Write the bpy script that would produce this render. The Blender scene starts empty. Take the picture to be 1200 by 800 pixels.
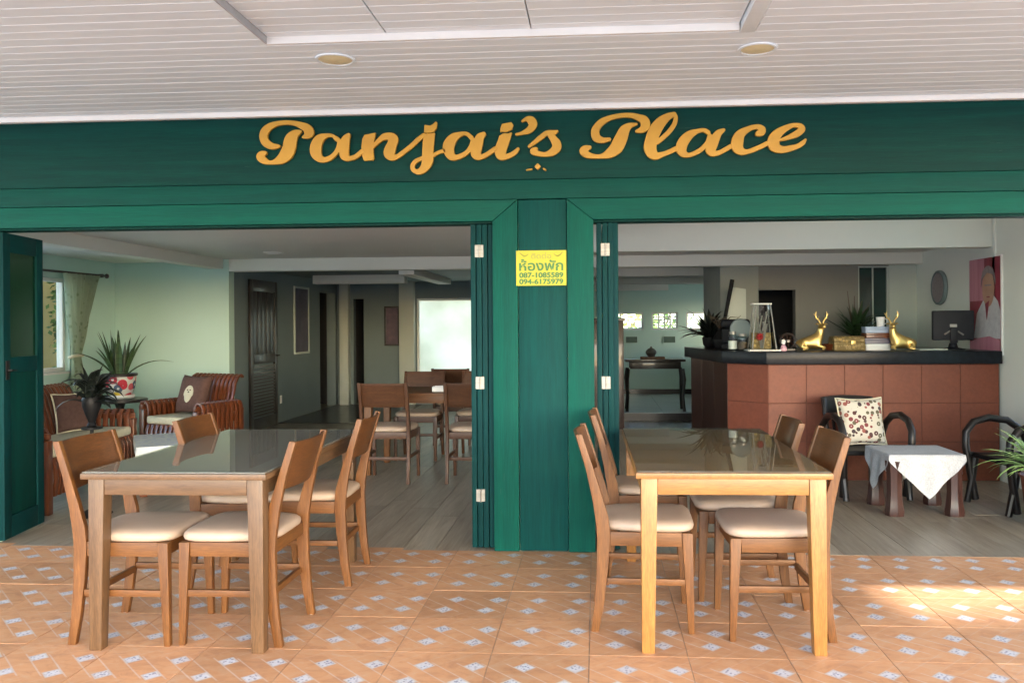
import bpy, bmesh, math, random
import numpy as np
from mathutils import Vector, Matrix, Euler
random.seed(7)
R = math.radians
SC = bpy.context.scene
COL = SC.collection

# ------------------------------------------------------------------ camera
cd = bpy.data.cameras.new('camera'); cam = bpy.data.objects.new('camera', cd); COL.objects.link(cam)
cd.sensor_width = 36.0; cd.lens = 981.4 / 1200 * 36
cd.shift_x = -31.3 / 1200; cd.shift_y = -20.3 / 1200
cd.clip_start = 0.05; cd.clip_end = 2000
cam.matrix_world = Matrix.Translation((0, 0, 1.35)) @ Matrix.Rotation(.0684, 4, 'Z') @ Matrix.Rotation(math.pi / 2, 4, 'X') @ Matrix.Rotation(-.0066, 4, 'Z')
SC.camera = cam

# ------------------------------------------------------------------ sky, sun, exposure
SUN_EL, SUN_AZ = R(26), R(25)          # azimuth: degrees to the right of straight behind the viewer
W = bpy.data.worlds.new('World'); SC.world = W; W.use_nodes = True
wn = W.node_tree.nodes; bg = wn['Background']; bg.inputs['Strength'].default_value = .15
sky = wn.new('ShaderNodeTexSky'); sky.sky_type = 'NISHITA'; sky.sun_disc = False
sky.sun_elevation = SUN_EL
# sun stands toward (+sin az, -cos az); the Sky Texture measures rotation clockwise from +Y
sky.sun_rotation = math.atan2(math.sin(SUN_AZ), -math.cos(SUN_AZ))
sky.air_density = 1.0; sky.dust_density = 1.2; sky.ozone_density = 1.0
W.node_tree.links.new(sky.outputs[0], bg.inputs[0])
sl = bpy.data.lights.new('sun', 'SUN'); sl.energy = 2.0; sl.angle = R(.5); sl.color = (1, .965, .92)
sun = bpy.data.objects.new('sun', sl); COL.objects.link(sun)
d = Vector((-math.sin(SUN_AZ) * math.cos(SUN_EL), math.cos(SUN_AZ) * math.cos(SUN_EL), -math.sin(SUN_EL)))
sun.rotation_euler = d.to_track_quat('-Z', 'Y').to_euler()
SC.view_settings.view_transform = 'Standard'; SC.view_settings.look = 'None'
SC.view_settings.gamma = 1; SC.view_settings.use_curve_mapping = False
SC.view_settings.exposure = 3.2
SC.cycles.max_bounces = 14; SC.cycles.diffuse_bounces = 7; SC.cycles.glossy_bounces = 5; SC.cycles.transparent_max_bounces = 16
SC.cycles.caustics_reflective = False; SC.cycles.caustics_refractive = False

# ------------------------------------------------------------------ mesh helpers
class MB:
    def __init__(s): s.v = []; s.f = []
    def add(s, vs, fs):
        n = len(s.v); s.v += [tuple(p) for p in vs]; s.f += [tuple(i + n for i in f) for f in fs]; return s
    def box(s, x0, x1, y0, y1, z0, z1):
        return s.add([(x0,y0,z0),(x1,y0,z0),(x1,y1,z0),(x0,y1,z0),(x0,y0,z1),(x1,y0,z1),(x1,y1,z1),(x0,y1,z1)],
                     [(0,3,2,1),(4,5,6,7),(0,1,5,4),(1,2,6,5),(2,3,7,6),(3,0,4,7)])
    def hexa(s, b, t):          # bottom quad, top quad, both counter-clockwise from above
        return s.add(list(b) + list(t), [(0,3,2,1),(4,5,6,7),(0,1,5,4),(1,2,6,5),(2,3,7,6),(3,0,4,7)])
    def prism(s, poly, a0, a1, axis='y'):   # polygon in the two other axes, pushed along axis
        n = len(poly)
        def P(p, a): return (p[0], a, p[1]) if axis == 'y' else ((a, p[0], p[1]) if axis == 'x' else (p[0], p[1], a))
        vs = [P(p, a0) for p in poly] + [P(p, a1) for p in poly]
        return s.add(vs, [tuple(range(n)), tuple(range(2*n-1, n-1, -1))] + [(i, (i+1) % n, n + (i+1) % n, n + i)[::-1] for i in range(n)])
    def tube(s, pts, rad, n=10, cap=True, flat=1.0):
        pts = [Vector(p) for p in pts]; k = len(pts)
        if not hasattr(rad, '__len__'): rad = [rad] * k
        up = None; vs = []
        for i, p in enumerate(pts):
            t = (pts[min(i+1, k-1)] - pts[max(i-1, 0)]).normalized()
            if up is None: up = Vector((0,0,1)) if abs(t.z) < .9 else Vector((1,0,0))
            a = t.cross(up)
            if a.length < 1e-6: a = t.orthogonal()
            a.normalize(); b = a.cross(t).normalized(); up = b
            for j in range(n):
                w = 2*math.pi*j/n
                vs.append(p + (a*math.cos(w) + b*math.sin(w)*flat)*rad[i])
        fs = [(i*n+j, i*n+(j+1) % n, (i+1)*n+(j+1) % n, (i+1)*n+j) for i in range(k-1) for j in range(n)]
        if cap: fs += [tuple(range(n-1, -1, -1)), tuple((k-1)*n+j for j in range(n))]
        return s.add(vs, fs)
    def lathe(s, prof, n=24, c=(0,0,0)):
        vs = [(c[0]+r*math.cos(2*math.pi*j/n), c[1]+r*math.sin(2*math.pi*j/n), c[2]+z) for r, z in prof for j in range(n)]
        k = len(prof)
        fs = [(i*n+j, i*n+(j+1) % n, (i+1)*n+(j+1) % n, (i+1)*n+j) for i in range(k-1) for j in range(n)]
        return s.add(vs, fs + [tuple(range(n-1, -1, -1)), tuple((k-1)*n+j for j in range(n))])
    def ribbon(s, path, w0, w1, th, axis='y', caps=True):   # a slat: path in the plane across axis, w0..w1 along it
        n = len(path); L = []; Rr = []
        for i, p in enumerate(path):
            a = Vector(path[max(i-1,0)]); b = Vector(path[min(i+1,n-1)]); t = (b-a).normalized(); q = Vector((-t.y, t.x))*th/2
            L.append((p[0]+q.x, p[1]+q.y)); Rr.append((p[0]-q.x, p[1]-q.y))
        P = (lambda p, a: (p[0], a, p[1])) if axis == 'y' else (lambda p, a: (a, p[0], p[1]))
        vs = []
        for l, r in zip(L, Rr): vs += [P(l,w0), P(l,w1), P(r,w1), P(r,w0)]
        fs = []
        for i in range(n-1):
            o = i*4
            for j in range(4): fs.append((o+j, o+(j+1) % 4, o+4+(j+1) % 4, o+4+j))
        fs += [(3,2,1,0), tuple((n-1)*4+j for j in range(4))]
        return s.add(vs, fs)
    def grid(s, fn, nu, nv):
        vs = [fn(u/nu, v/nv) for v in range(nv+1) for u in range(nu+1)]
        return s.add(vs, [(v*(nu+1)+u, v*(nu+1)+u+1, (v+1)*(nu+1)+u+1, (v+1)*(nu+1)+u) for v in range(nv) for u in range(nu)])
    def mesh(s, name, mat=None, bevel=0, seg=2, smooth=35):
        me = bpy.data.meshes.new(name); me.from_pydata(s.v, [], s.f)
        bm = bmesh.new(); bm.from_mesh(me); bmesh.ops.recalc_face_normals(bm, faces=bm.faces)
        if bevel:
            es = [e for e in bm.edges if len(e.link_faces) == 2 and e.calc_face_angle(0) > .5]
            bmesh.ops.bevel(bm, geom=es, offset=bevel, segments=seg, profile=.6, affect='EDGES', clamp_overlap=True)
        bm.to_mesh(me); bm.free()
        if smooth:
            me.shade_smooth(); me.set_sharp_from_angle(angle=R(smooth))
        if mat: me.materials.append(mat)
        return me
    def build(s, name, mat, parent=None, bevel=0, seg=2, smooth=35):
        return obj(name, s.mesh(name, mat, bevel, seg, smooth), parent)

def obj(name, me, parent=None, loc=None, rot=None):
    o = bpy.data.objects.new(name, me); COL.objects.link(o)
    if parent: o.parent = parent
    if loc: o.location = loc
    if rot: o.rotation_euler = rot
    return o
def tag(o, label=None, cat=None, group=None, kind=None):
    if label: o['label'] = label
    if cat: o['category'] = cat
    if group: o['group'] = group
    if kind: o['kind'] = kind
    return o
def thing(name, label, cat, loc=(0,0,0), rz=0, group=None):
    o = bpy.data.objects.new(name, None); COL.objects.link(o); o.location = loc; o.rotation_euler = (0,0,rz); o.empty_display_size = .1
    return tag(o, label, cat, group)
def dup(root, loc, rz, label, group=None):
    def cp(o, par):
        c = o.copy(); COL.objects.link(c)
        if par: c.parent = par
        for ch in kids.get(o, []): cp(ch, c)
        return c
    kids = {}
    def walk(o):
        kids[o] = list(o.children)
        for ch in kids[o]: walk(ch)
    walk(root)
    r = cp(root, None); r.location = loc; r.rotation_euler = (0,0,rz); r['label'] = label
    if group: r['group'] = group
    return r
def struct(name, mat, *boxes, bevel=0, parent=None):
    m = MB()
    for b in boxes: m.box(*b)
    o = m.build(name, mat, parent, bevel)
    if not parent: o['kind'] = 'structure'
    return o

# ------------------------------------------------------------------ materials
class NT:
    def __init__(s, name):
        s.m = bpy.data.materials.new(name); s.m.use_nodes = True; s.t = s.m.node_tree; s.n = s.t.nodes; s.b = s.n['Principled BSDF']
    def new(s, t, **k):
        x = s.n.new(t)
        for a, v in k.items(): setattr(x, a, v)
        return x
    def link(s, a, b): s.t.links.new(a, b)
    def math(s, op, a, b=None, clamp=False):
        x = s.new('ShaderNodeMath', operation=op, use_clamp=clamp)
        for i, v in enumerate((a, b)):
            if v is None: continue
            if hasattr(v, 'links'): s.link(v, x.inputs[i])
            else: x.inputs[i].default_value = v
        return x.outputs[0]
    def mix(s, fac, a, b, blend='MIX'):
        x = s.new('ShaderNodeMix', data_type='RGBA', blend_type=blend)
        for i, v in ((0, fac), (6, a), (7, b)):
            if hasattr(v, 'links'): s.link(v, x.inputs[i])
            elif isinstance(v, (int, float)): x.inputs[i].default_value = v
            else: x.inputs[i].default_value = (*v[:3], 1)
        return x.outputs[2]
    def coords(s, sc=(1,1,1), rnd=True, kind='Object'):
        tc = s.new('ShaderNodeTexCoord'); mp = s.new('ShaderNodeMapping'); mp.inputs['Scale'].default_value = sc
        s.link(tc.outputs[kind], mp.inputs['Vector'])
        if rnd:
            oi = s.new('ShaderNodeObjectInfo'); v = s.new('ShaderNodeCombineXYZ')
            for i, k in enumerate((37., 53., 71.)): s.link(s.math('MULTIPLY', oi.outputs['Random'], k), v.inputs[i])
            s.link(v.outputs[0], mp.inputs['Location'])
        return mp.outputs[0]
    def noise(s, vec, scale, det=4, rough=.55, dist=0):
        x = s.new('ShaderNodeTexNoise'); x.inputs['Scale'].default_value = scale; x.inputs['Detail'].default_value = det
        x.inputs['Roughness'].default_value = rough; x.inputs['Distortion'].default_value = dist
        if vec is not None: s.link(vec, x.inputs['Vector'])
        return x.outputs[0]
    def ramp(s, fac, stops, interp='LINEAR'):
        x = s.new('ShaderNodeValToRGB'); x.color_ramp.interpolation = interp; e = x.color_ramp.elements
        while len(e) < len(stops): e.new(.5)
        for el, (p, c) in zip(e, stops):
            el.position = p; el.color = (*c, 1) if len(c) == 3 else c
        s.link(fac, x.inputs[0]); return x.outputs[0]
    def bump(s, h, strength, dist=.01):
        x = s.new('ShaderNodeBump'); x.inputs['Strength'].default_value = strength; x.inputs['Distance'].default_value = dist
        s.link(h, x.inputs['Height']); s.link(x.outputs[0], s.b.inputs['Normal'])
    def set(s, **k):
        for a, v in k.items():
            i = s.b.inputs[a.replace('_', ' ')]
            if hasattr(v, 'links'): s.link(v, i)
            else: i.default_value = (*v, 1) if isinstance(v, tuple) and len(v) == 3 else v
        return s

def mat(name, c1, c2=None, sc=(1,1,1), ns=4, det=5, rough=.5, rv=.0, bump=0, bd=.004, coat=0, metal=0, rnd=0, spec=.5, dist=0, lo=.3, hi=.7, fine=0, chips=None):
    n = NT(name); c2 = c2 or tuple(c*.8 for c in c1)
    vec = n.coords(sc); f = n.noise(vec, ns, det, .6, dist)
    col = n.ramp(f, [(lo, c2), (hi, c1)])
    if fine:
        g = n.noise(vec, ns*7, 3, .7)
        col = n.mix(fine, col, n.ramp(g, [(.3, (0,0,0)), (.7, (1,1,1))]), 'OVERLAY')
    if chips:
        cn = n.noise(n.coords(tuple(k*.5 for k in sc)), 26, 3, .6); ce = n.noise(n.coords((1,1,1)), 3.5, 3)
        cm_ = n.math('MULTIPLY', n.math('GREATER_THAN', cn, .715), n.math('GREATER_THAN', ce, .52)); col = n.mix(n.math('MULTIPLY', cm_, .55), col, chips)
    if rnd:
        oi = n.new('ShaderNodeObjectInfo'); h = n.new('ShaderNodeHueSaturation')
        n.link(n.math('ADD', n.math('MULTIPLY', oi.outputs['Random'], rnd), 1 - rnd/2), h.inputs['Value']); n.link(col, h.inputs['Color']); col = h.outputs[0]
    n.set(Base_Color=col, Metallic=metal, Coat_Weight=coat, Coat_Roughness=.06)
    n.b.inputs['Specular IOR Level'].default_value = spec
    if rv: n.set(Roughness=n.math('ADD', n.math('MULTIPLY', f, rv), rough - rv/2))
    else: n.set(Roughness=rough)
    if bump: n.bump(f, bump, bd)
    return n.m
def glassy(name, tint=(.9,.96,.93), ior=1.5, rough=.0, film=0):
    n = NT(name); n.n.remove(n.b); out = n.n['Material Output']
    tr = n.new('ShaderNodeBsdfTransparent'); tr.inputs[0].default_value = (*tint, 1)
    g = n.new('ShaderNodeBsdfGlossy'); g.inputs['Roughness'].default_value = rough
    fr = n.new('ShaderNodeFresnel'); fr.inputs['IOR'].default_value = ior
    ge = n.new('ShaderNodeNewGeometry'); fac = n.math('MULTIPLY', fr.outputs[0], n.math('SUBTRACT', 1.0, ge.outputs['Backfacing']))
    mx = n.new('ShaderNodeMixShader'); n.link(fac, mx.inputs[0]); n.link(tr.outputs[0], mx.inputs[1]); n.link(g.outputs[0], mx.inputs[2])
    res = mx.outputs[0]
    if film:
        df = n.new('ShaderNodeBsdfDiffuse'); df.inputs[0].default_value = (.42,.42,.38,1); m2 = n.new('ShaderNodeMixShader'); m2.inputs[0].default_value = film
        n.link(tr.outputs[0], m2.inputs[1]); n.link(df.outputs[0], m2.inputs[2]); n.link(m2.outputs[0], mx.inputs[1])
    n.link(res, out.inputs[0]); return n.m

def wood(name, c1, c2, axis, rough=.4, coat=.15, s=1., rnd=.14):
    sc = {'x': (1.2, 14, 14), 'y': (14, 1.2, 14), 'z': (14, 14, 1.2)}[axis]
    return mat(name, c1, c2, tuple(k*s for k in sc), 2.2, 6, rough, .16, .12, .002, coat, rnd=rnd, dist=.9, lo=.26, hi=.74, fine=.28, chips=tuple(min(.5, k*1.5+.012) for k in c1))

G = {}
# painted timber of the shop front
for ax, sc in (('h', (.45, 11, 11)), ('v', (11, 11, .45))):
    for key, a, b in (('board', (.0022,.056,.046), (.0010,.022,.021)), ('strip', (.0022,.070,.055), (.0014,.040,.035)), ('trim', (.0028,.092,.066), (.0018,.054,.045)), ('panel', (.0022,.066,.060), (.0014,.038,.038)), ('leaf', (.0022,.047,.047), (.0014,.025,.030))):
        G[key+'_'+ax] = mat(key+'_green_paint_'+ax, a, b, sc, 2.2, 8,   .60, .2, .14, .003, 0, spec=.12, lo=.2, hi=.8, dist=.35, fine=.16, chips=(.05,.10,.08))
G['gold'] = mat('gold_paint', (.53,.295,.030), (.45,.235,.022), (1,1,1), 6, 4, .38, .1, coat=.1)
G['ceil_board'] = mat('cool_white_ceiling_paint', (.80,.87,.91), (.75,.82,.86), (.6,8,8), 3, 5, .45, .1, .05, .002, rnd=.05)
G['white'] = mat('white_paint', (.80,.80,.78), (.72,.72,.70), (1,1,1), 3, 4, .5)
G['lamp'] = mat('yellowed_lamp_glass', (.78,.70,.45), (.70,.61,.36), (1,1,1), 9, 3, .35)
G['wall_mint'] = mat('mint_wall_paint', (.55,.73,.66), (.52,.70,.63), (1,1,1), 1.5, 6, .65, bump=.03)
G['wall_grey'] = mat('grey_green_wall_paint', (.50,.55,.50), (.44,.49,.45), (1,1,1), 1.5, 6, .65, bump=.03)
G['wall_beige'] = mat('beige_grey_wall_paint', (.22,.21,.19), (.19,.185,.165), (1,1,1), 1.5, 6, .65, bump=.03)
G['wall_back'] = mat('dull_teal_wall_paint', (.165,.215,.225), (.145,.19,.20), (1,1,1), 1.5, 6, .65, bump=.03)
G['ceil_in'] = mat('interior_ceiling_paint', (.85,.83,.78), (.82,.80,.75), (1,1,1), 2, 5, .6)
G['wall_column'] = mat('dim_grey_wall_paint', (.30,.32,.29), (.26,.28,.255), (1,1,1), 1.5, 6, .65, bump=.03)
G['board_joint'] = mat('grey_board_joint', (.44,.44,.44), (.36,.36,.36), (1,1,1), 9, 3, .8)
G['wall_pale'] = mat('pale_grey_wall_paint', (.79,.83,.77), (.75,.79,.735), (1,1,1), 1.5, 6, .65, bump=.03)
G['beam'] = mat('interior_beam_paint', (.80,.79,.71), (.77,.76,.68), (1,1,1), 2, 5, .6)
G['grout'] = mat('pale_grout', (.46,.35,.27), (.34,.26,.20), (1,1,1), 20, 4, .85)
G['dark_gap'] = mat('dark_joint', (.05,.045,.04), (.03,.03,.03), (1,1,1), 20, 3, .9)
G['concrete'] = mat('pale_concrete', (.50,.485,.46), (.42,.41,.39), (1,1,1), .6, 7, .9)
G['render'] = mat('house_render', (.55,.50,.42), (.45,.41,.35), (1,1,1), .6, 6, .85)
for ax in 'xyz':
    G['chair_'+ax] = wood('oak_chair_wood_'+ax, (.185,.072,.016), (.102,.036,.008), ax, .5, .0)
    G['back_'+ax] = wood('brown_backrest_veneer_'+ax, (.130,.048,.012), (.070,.024,.006), ax, .42, .1)
    G['tablegold_'+ax] = wood('lit_golden_table_wood_'+ax, (.36,.165,.042), (.26,.112,.026), ax)  # lighter copy of the table wood; sun bounce is put into its colour
    G['tabletan_'+ax] = wood('shaded_tan_table_wood_'+ax, (.150,.080,.036), (.090,.046,.020), ax)  # same wood darker, with the shade on the left table in its colour
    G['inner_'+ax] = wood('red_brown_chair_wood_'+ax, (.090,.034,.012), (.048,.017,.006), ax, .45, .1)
    G['dark_'+ax] = wood('near_black_wood_'+ax, (.026,.017,.014), (.012,.009,.008), ax, .35, .3)
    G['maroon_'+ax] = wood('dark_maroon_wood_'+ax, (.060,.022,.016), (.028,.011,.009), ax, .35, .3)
    G['teak_'+ax] = wood('red_brown_teak_'+ax, (.185,.052,.018), (.085,.022,.008), ax, .32, .35)
G['seat'] = mat('beige_seat_leatherette', (.49,.365,.275), (.42,.31,.23), (1,1,1), 5, 5, .48, .1, .05, .002, rnd=.06)
G['glass_tabletan'] = glassy('greyed_table_glass', (.88,.92,.87), ior=1.68, film=.30); G['glass_tablegold'] = glassy('table_glass', (.90,.93,.86), ior=1.68, film=.08)  # left sheet has more diffuse grey mixed in than the right
G['pane'] = glassy('window_glass', (.92,.95,.93))
G['clear'] = glassy('clear_glass', (.90,.93,.92))
G['steel'] = mat('brushed_steel', (.34,.33,.30), (.24,.23,.21), (1,1,8), 9, 3, .5, metal=.7)
G['black'] = mat('black_paint', (.010,.010,.011), (.006,.006,.007), (1,1,1), 6, 3, .5, spec=.2)
G['black_plastic'] = mat('black_plastic', (.010,.011,.016), (.007,.008,.012), (1,1,1), 6, 3, .5, spec=.2)
G['granite'] = mat('black_granite', (.012,.015,.021), (.005,.006,.009), (1,1,1), 30, 5, .30, spec=.18)
G['counter_joint'] = mat('brown_tile_joint', (.115,.040,.026), (.09,.03,.02), (1,1,1), 9, 3, .8)
G['terra'] = mat('red_brown_wall_tile', (.190,.056,.031), (.160,.046,.026), (1,1,1), 5, 6, .46, .15, .08, .002, rnd=.07, fine=.12, spec=.3)
G['gilt'] = mat('bright_gilding', (.86,.62,.24), (.66,.44,.14), (1,1,1), 12, 4, .36, metal=.9)
G['cloth_cream'] = mat('cream_cushion_cloth', (.66,.62,.46), (.58,.54,.40), (1,1,1), 40, 3, .9, bump=.2)
G['cloth_brown'] = mat('brown_cushion_cloth', (.115,.060,.048), (.085,.042,.034), (1,1,1), 40, 3, .9, bump=.2)
G['cloth_white'] = mat('white_lace_cloth', (.46,.48,.51), (.38,.40,.43), (1,1,1), 18, 6, .85, bump=.25, fine=.25)
G['paper'] = mat('white_paper', (.82,.83,.82), (.78,.79,.78), (1,1,1), 8, 3, .7)
G['leaf_dark'] = mat('dark_green_leaf', (.035,.075,.028), (.018,.040,.016), (9,9,2), 4, 4, .38, rnd=.5)
G['leaf_edge'] = mat('banded_green_leaf', (.075,.13,.050), (.022,.050,.022), (3,3,16), 2.2, 4, .40, rnd=.4)
G['leaf_black'] = mat('blackened_leaf', (.010,.014,.012), (.008,.011,.010), (4,4,4), 4, 4, .35, rnd=.4)
G['leaf_bright'] = mat('fresh_green_frond', (.30,.46,.16), (.18,.31,.09), (4,4,4), 4, 4, .42, rnd=.5)
G['leaf_hedge'] = mat('hedge_leaf', (.16,.26,.05), (.08,.15,.03), (4,4,4), 2, 4, .5, rnd=.6)
G['bark'] = mat('stem_bark', (.10,.07,.045), (.06,.04,.025), (4,4,1), 6, 4, .8)
G['yellow_wall'] = mat('ochre_garden_wall', (.62,.44,.15), (.52,.36,.11), (1,1,1), 1.5, 6, .8)
G['yellow'] = mat('yellow_sign_sheet', (.43,.43,.014), (.40,.39,.012), (1,1,1), 3, 3, .5)
G['sign_green'] = mat('green_sign_print', (.03,.16,.03), (.025,.14,.026), (1,1,1), 9, 3, .5)
G['sign_olive'] = mat('olive_sign_print', (.30,.30,.04), (.26,.26,.04), (1,1,1), 9, 3, .5)
G['screen_dark'] = mat('dark_teal_pane', (.012,.040,.036), (.008,.022,.022), (1,1,3), 2, 3, .08)
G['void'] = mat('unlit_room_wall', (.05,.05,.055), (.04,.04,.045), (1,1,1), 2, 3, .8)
G['tile_pale'] = mat('pale_floor_tile', (.66,.70,.71), (.58,.62,.63), (1,3,1), 3, 6, .25, rnd=.06)

# frosted glass
n = NT('frosted_glass'); n.n.remove(n.b); out = n.n['Material Output']
tl = n.new('ShaderNodeBsdfTranslucent'); f = n.noise(n.coords((1,1,1)), 1.6, 4)
n.link(n.ramp(f, [(.3, (.78,.74,.58)), (.7, (.98,.92,.78))]), tl.inputs[0])
gg = n.new('ShaderNodeBsdfGlossy'); gg.inputs['Roughness'].default_value = .35
mx = n.new('ShaderNodeMixShader'); mx.inputs[0].default_value = .06
n.link(tl.outputs[0], mx.inputs[1]); n.link(gg.outputs[0], mx.inputs[2]); n.link(mx.outputs[0], out.inputs[0]); G['frost'] = n.m

# curtain: sheer, printed
n = NT('printed_curtain'); v = n.new('ShaderNodeTexVoronoi'); v.inputs['Scale'].default_value = 14; n.link(n.coords((1,1,1), False), v.inputs['Vector'])
c = n.ramp(v.outputs['Distance'], [(.16, (.26,.33,.22)), (.36, (.40,.48,.36))]); n.set(Base_Color=c, Roughness=.9)
tl = n.new('ShaderNodeBsdfTranslucent'); n.link(c, tl.inputs[0]); mx = n.new('ShaderNodeMixShader'); mx.inputs[0].default_value = .4
n.link(n.b.outputs[0], mx.inputs[1]); n.link(tl.outputs[0], mx.inputs[2]); n.link(mx.outputs[0], n.n['Material Output'].inputs[0]); G['curtain'] = n.m

# porch tile: glazed terracotta with a printed motif of linked lozenges (UV 0..1 over one tile)
n = NT('patterned_porch_tile')
uv = n.new('ShaderNodeUVMap'); sp = n.new('ShaderNodeSeparateXYZ'); n.link(uv.outputs[0], sp.inputs[0])
u = n.math('MULTIPLY', sp.outputs[0], .4); vv = n.math('MULTIPLY', sp.outputs[1], .4)
um = n.math('MODULO', u, .2)
def loz(cu, cv, ru, rv):
    a = n.math('DIVIDE', n.math('ABSOLUTE', n.math('SUBTRACT', um, cu)), ru)
    b = n.math('DIVIDE', n.math('ABSOLUTE', n.math('SUBTRACT', vv, cv)), rv)
    return n.math('ADD', a, b)
d1 = loz(.148, .265, .043, .043); d2 = loz(.108, .115, .043, .043)
dm = n.math('MINIMUM', d1, d2)
inside = n.math('MULTIPLY', n.math('SUBTRACT', 1.12, dm), 6.0, True); core = n.math('MULTIPLY', n.math('SUBTRACT', .92, dm), 5.0, True)
# thin links from the side corners of one lozenge to those of the next, running past the ends
def diag(op, c, r, hw):       # thin double lines along one diagonal, repeated every .2
    q = n.math('MODULO', n.math('ADD', n.math(op, u, vv), 2.1 - c), .2)
    return n.math('LESS_THAN', n.math('ABSOLUTE', n.math('SUBTRACT', n.math('ABSOLUTE', n.math('SUBTRACT', q, .1)), r)), hw)
band = n.math('MULTIPLY', n.math('GREATER_THAN', vv, .085), n.math('LESS_THAN', vv, .295))
l1 = n.math('MULTIPLY', diag('ADD', .418, .050, .0045), n.math('ADD', n.math('MULTIPLY', band, .75), .12))
l2 = n.math('MULTIPLY', diag('SUBTRACT', -.112, .046, .004), n.math('SUBTRACT', .30, n.math('MULTIPLY', band, .24)))
link_ = n.math('MAXIMUM', l1, l2)
vec = n.coords((1,1.8,1)); ns = n.noise(vec, 8, 7, .68, 1.2); ns2 = n.noise(n.coords((1,3,1)), 22, 5, .7)
base = n.ramp(ns, [(.30, (.43,.195,.095)), (.50, (.58,.285,.130)), (.62, (.57,.315,.170)), (.74, (.56,.385,.270))])
base = n.mix(n.math('MULTIPLY', ns2, .35), base, (.50,.33,.22))
oi = n.new('ShaderNodeObjectInfo'); hs = n.new('ShaderNodeHueSaturation'); n.link(n.math('ADD', n.math('MULTIPLY', oi.outputs['Random'], .16), .92), hs.inputs['Value']); n.link(base, hs.inputs['Color']); base = hs.outputs[0]
ge = n.new('ShaderNodeNewGeometry'); gr = n.noise(ge.outputs['Position'], .9, 8, .68, .6); grime = n.ramp(gr, [(.32, (.80,.775,.75)), (.56, (1,1,1)), (.75, (1.05,1.04,1.03))]); base = n.mix(1.0, base, grime, 'MULTIPLY')
vo = n.new('ShaderNodeTexVoronoi'); vo.inputs['Scale'].default_value = 75; n.link(n.coords((1,1,1)), vo.inputs['Vector'])
spk = n.ramp(vo.outputs['Distance'], [(.24, (.16,.21,.32)), (.46, (.56,.60,.66))])
motif = n.mix(core, (.50,.48,.46), spk)
col = n.mix(n.math('MULTIPLY', link_, n.math('ADD', n.math('MULTIPLY', ns, .5), .30)), base, (.56,.48,.43))
col = n.mix(n.math('MULTIPLY', inside, n.math('ADD', n.math('MULTIPLY', ns2, .7), .48), True), col, motif)
n.set(Base_Color=col, Roughness=n.math('ADD', n.math('MULTIPLY', gr, .45), .24)); n.bump(ns2, .05, .002)
G['tile'] = n.m

# floor planks
n = NT('grey_oak_plank'); vec = n.coords((9, .7, 9)); f1 = n.noise(vec, 2.4, 7, .62, .8); f2 = n.noise(n.coords((60, 2, 60)), 2, 4)
c = n.ramp(f1, [(.25, (.19,.165,.125)), (.5, (.28,.248,.195)), (.75, (.36,.33,.27))]); c = n.mix(.18, c, n.ramp(f2, [(.3, (.1,.08,.06)), (.7, (.9,.85,.75))]), 'OVERLAY')
oi = n.new('ShaderNodeObjectInfo'); hs = n.new('ShaderNodeHueSaturation'); n.link(n.math('ADD', n.math('MULTIPLY', oi.outputs['Random'], .34), .83), hs.inputs['Value']); n.link(c, hs.inputs['Color'])
n.set(Base_Color=hs.outputs[0], Roughness=.34); n.bump(f1, .06, .002); G['plank'] = n.m

# floral prints
def floral(name, ground, cols, scale, lo=.28):
    n = NT(name); v = n.new('ShaderNodeTexVoronoi'); v.inputs['Scale'].default_value = scale; n.link(n.coords((1,1,1), False), v.inputs['Vector'])
    sx = n.new('ShaderNodeSeparateColor'); n.link(v.outputs['Color'], sx.inputs[0])
    k = len(cols); c = n.ramp(sx.outputs[0], [(i/k, q) for i, q in enumerate(cols)], 'CONSTANT')
    ring = n.math('LESS_THAN', v.outputs['Distance'], lo + .17); hole = n.math('LESS_THAN', v.outputs['Distance'], lo*.45)
    col = n.mix(ring, ground, c); col = n.mix(hole, col, ground); n.set(Base_Color=col, Roughness=.75); return n.m
G['print_floral'] = floral('floral_cushion_print', (.50,.47,.40), [(.07,.020,.020),(.17,.03,.035),(.04,.022,.026),(.24,.07,.055),(.10,.085,.05)], 25)
G['print_pot'] = floral('painted_pot_print', (.62,.62,.58), [(.50,.03,.05),(.66,.50,.06),(.12,.25,.10),(.07,.10,.16),(.55,.10,.12)], 12, .38)
G['print_blue'] = floral('blue_printed_cloth', (.66,.70,.70), [(.52,.57,.68),(.62,.66,.72),(.56,.60,.68)], 22)
G['print_gold'] = floral('gilt_relief', (.20,.14,.05), [(.45,.30,.10),(.30,.22,.10),(.36,.26,.12)], 34)
# ================================================================== SETTING
FY = 4.967           # front face of the shop front

# ground outside
o = MB().box(-300, 300, -300, 300, -.40, -.16).build('ground', G['concrete']); o['kind'] = 'structure'
porch = struct('porch_floor', G['grout'], (-7, 6, -.5, 4.96, -.30, -.0025))
def tile_mesh(w=.396, dpt=.396):
    m = MB().box(-w/2, w/2, -dpt/2, dpt/2, -.008, 0)
    me = m.mesh('tile', G['tile'], smooth=0); uvl = me.uv_layers.new(name='UVMap')
    for l in me.loops:
        p = me.vertices[l.vertex_index].co; uvl.data[l.index].uv = (p.x/.4 + .5, p.y/.4 + .5)
    return me
tm = tile_mesh(); TX, TY = -.037, 3.42
for j in range(-3, 4):
    for i in range(-10, 9):
        o = obj('tile', tm, porch, (TX + .4*i + .2, TY + .4*j + .2, random.uniform(-.0008, .0008)))
m = MB(); uvs = []
for j in range(-9, 4):
    for i in range(-17, 15):
        if -10 <= i <= 8 and j >= -3: continue
        x, y = TX + .4*i + .2, TY + .4*j + .2
        if y > 4.9 or x > 5.8 or x < -6.8: continue
        m.box(x-.198, x+.198, y-.198, y+.198, -.008, 0)
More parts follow.
